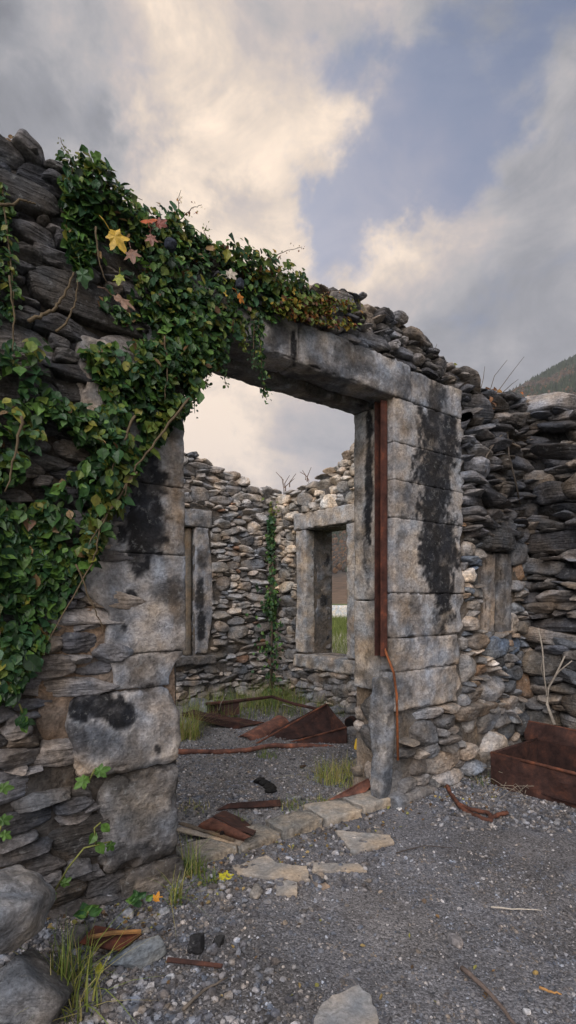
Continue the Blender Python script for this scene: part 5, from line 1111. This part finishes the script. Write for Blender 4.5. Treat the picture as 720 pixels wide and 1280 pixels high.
def nz(scale, det=8., rough=.6, off=(0, 0, 0), dist=0., sc=(1, 1, 1.7)):
    mp = nd.new('ShaderNodeMapping'); mp.inputs['Location'].default_value = off; mp.inputs['Scale'].default_value = sc; lk.new(tc.outputs['Generated'], mp.inputs[0])
    n = nd.new('ShaderNodeTexNoise'); n.inputs['Scale'].default_value = scale; n.inputs['Detail'].default_value = det; n.inputs['Roughness'].default_value = rough; n.inputs['Distortion'].default_value = dist; lk.new(mp.outputs[0], n.inputs['Vector']); return n.outputs['Fac']
def _vn(scale, det, amp, src):
    n = nd.new('ShaderNodeTexNoise'); n.inputs['Scale'].default_value = scale; n.inputs['Detail'].default_value = det; n.inputs['Roughness'].default_value = .6; lk.new(tc.outputs['Generated'], n.inputs['Vector'])
    q = nd.new('ShaderNodeVectorMath'); q.operation = 'SUBTRACT'; lk.new(n.outputs['Color'], q.inputs[0]); q.inputs[1].default_value = (.5, .5, .5)
    q2 = nd.new('ShaderNodeVectorMath'); q2.operation = 'SCALE'; lk.new(q.outputs[0], q2.inputs[0]); q2.inputs['Scale'].default_value = amp
    q3 = nd.new('ShaderNodeVectorMath'); q3.operation = 'ADD'; lk.new(src, q3.inputs[0]); lk.new(q2.outputs[0], q3.inputs[1]); return q3.outputs[0]
warp = _vn(14., 8., .12, _vn(3.5, 6., .34, tc.outputs['Generated']))
wn = nd.new('ShaderNodeVectorMath'); wn.operation = 'NORMALIZE'; lk.new(warp, wn.inputs[0]); WARP = wn.outputs[0]
def lobe(px, py, deg, amp, wob=None, d=None):
    d = ray(px, py) if d is None else np.array(d, float); d /= np.linalg.norm(d)
    n = nd.new('ShaderNodeVectorMath'); n.operation = 'DOT_PRODUCT'; lk.new(WARP, n.inputs[0]); n.inputs[1].default_value = tuple(d)
    k = 1/(1-math.cos(math.radians(deg)))
    e = mth('EXPONENT', mth('MULTIPLY', mth('SUBTRACT', n.outputs['Value'], 1.0), k)); return mth('MULTIPLY', e, amp)
def summ(L):
    r = L[0]
    for x in L[1:]: r = mth('ADD', r, x)
    return r
def smooth(v, a, b):
    n = nd.new('ShaderNodeMapRange'); n.interpolation_type = 'SMOOTHSTEP'; n.inputs['From Min'].default_value = a; n.inputs['From Max'].default_value = b; lk.new(v, n.inputs['Value']); return n.outputs[0]
# openings of blue sky between the clouds
nb = nz(3.4, 10, .58, (3, 1, 2), .25); nf = nz(7., 8, .6, (1, 5, 2), .3)
hole = summ([lobe(505, 90, 5.5, .42), lobe(485, 180, 4.5, .5), lobe(640, 80, 6, .48), lobe(455, 250, 3.6, .45), lobe(430, 325, 4., .55), lobe(575, 205, 3.6, .42), lobe(720, 20, 5, .3)])
hv = mth('ADD', hole, mth('MULTIPLY', mth('SUBTRACT', nb, .5), 1.7)); hv = mth('ADD', hv, mth('MULTIPLY', mth('SUBTRACT', nf, .5), 1.5))
blue = smooth(hv, .18, .78)
# cloud brightness
n1 = nz(2.0, 9, .55, (7, 3, 1), .5); n2 = nz(5.0, 9, .62, (2, 8, 4), .6)
br = summ([lobe(235, 195, 11, .58), lobe(250, 150, 22, .14), lobe(330, 250, 11, .12), lobe(265, 535, 8, .46), lobe(330, 590, 8, .10), lobe(495, 285, 5.5, .26), lobe(610, 205, 5, .18), lobe(440, 350, 5, .18), lobe(415, 120, 8, .14)])
dk = summ([lobe(640, 400, 15, .14), lobe(600, 130, 10, .10), lobe(60, 10, 17, .3), lobe(20, 150, 9, .06), lobe(390, 590, 7, .08), lobe(140, 165, 2.5, .25), lobe(278, 262, 2.2, .3), lobe(325, 255, 2., .2)])
bv = mth('ADD', mth('SUBTRACT', mth('ADD', br, .39), dk), mth('MULTIPLY', mth('SUBTRACT', n1, .5), 1.45)); bv = mth('ADD', bv, mth('MULTIPLY', mth('SUBTRACT', n2, .5), .95))
cr = nd.new('ShaderNodeValToRGB'); e = cr.color_ramp.elements; lk.new(bv, cr.inputs[0])
e[0].position = .05; e[0].color = (.17, .178, .20, 1); e[1].position = 1.; e[1].color = (1.15, .93, .72, 1)
for p_, c_ in ((.28, (.28, .285, .31)), (.45, (.42, .405, .412)), (.62, (.57, .50, .47)), (.8, (.80, .665, .545))): x = e.new(p_); x.color = c_+(1,)
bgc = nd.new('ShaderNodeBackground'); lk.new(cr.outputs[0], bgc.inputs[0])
# added unseen glow in the sky behind the camera to brighten the walls
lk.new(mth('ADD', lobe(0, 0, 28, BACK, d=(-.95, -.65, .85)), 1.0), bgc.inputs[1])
bgs.inputs[1].default_value = .06; sky.ozone_density = 4; sky.dust_density = .4
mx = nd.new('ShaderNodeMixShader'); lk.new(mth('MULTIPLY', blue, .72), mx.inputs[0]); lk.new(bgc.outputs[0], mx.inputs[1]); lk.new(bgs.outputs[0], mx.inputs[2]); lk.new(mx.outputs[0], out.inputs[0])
L = bpy.data.lights.new('sun', 'SUN'); L.energy = .6; L.angle = math.radians(25); L.color = (1, .9, .8); lo = bpy.data.objects.new('sun', L); C.objects.link(lo)
lo.rotation_euler = Vector(sd).to_track_quat('Z', 'Y').to_euler()
# ================================================================ CAMERA
cam = bpy.data.cameras.new('camera'); co = bpy.data.objects.new('camera', cam); C.objects.link(co)
cam.sensor_fit = 'VERTICAL'; cam.sensor_height = 36; cam.lens = 36*F/1280; cam.shift_y = (HZ-640)/1280; cam.clip_start = .05; cam.clip_end = 8000
co.location = (0, 0, H); co.rotation_euler = (math.pi/2, 0, TH-math.pi/2)
sc = bpy.context.scene; sc.camera = co
sc.view_settings.view_transform = 'Standard'; sc.view_settings.look = 'None'; sc.view_settings.exposure = .1; sc.view_settings.gamma = 1; sc.view_settings.use_curve_mapping = False
for o in bpy.data.objects:
    if '_w' in o: del o['_w']
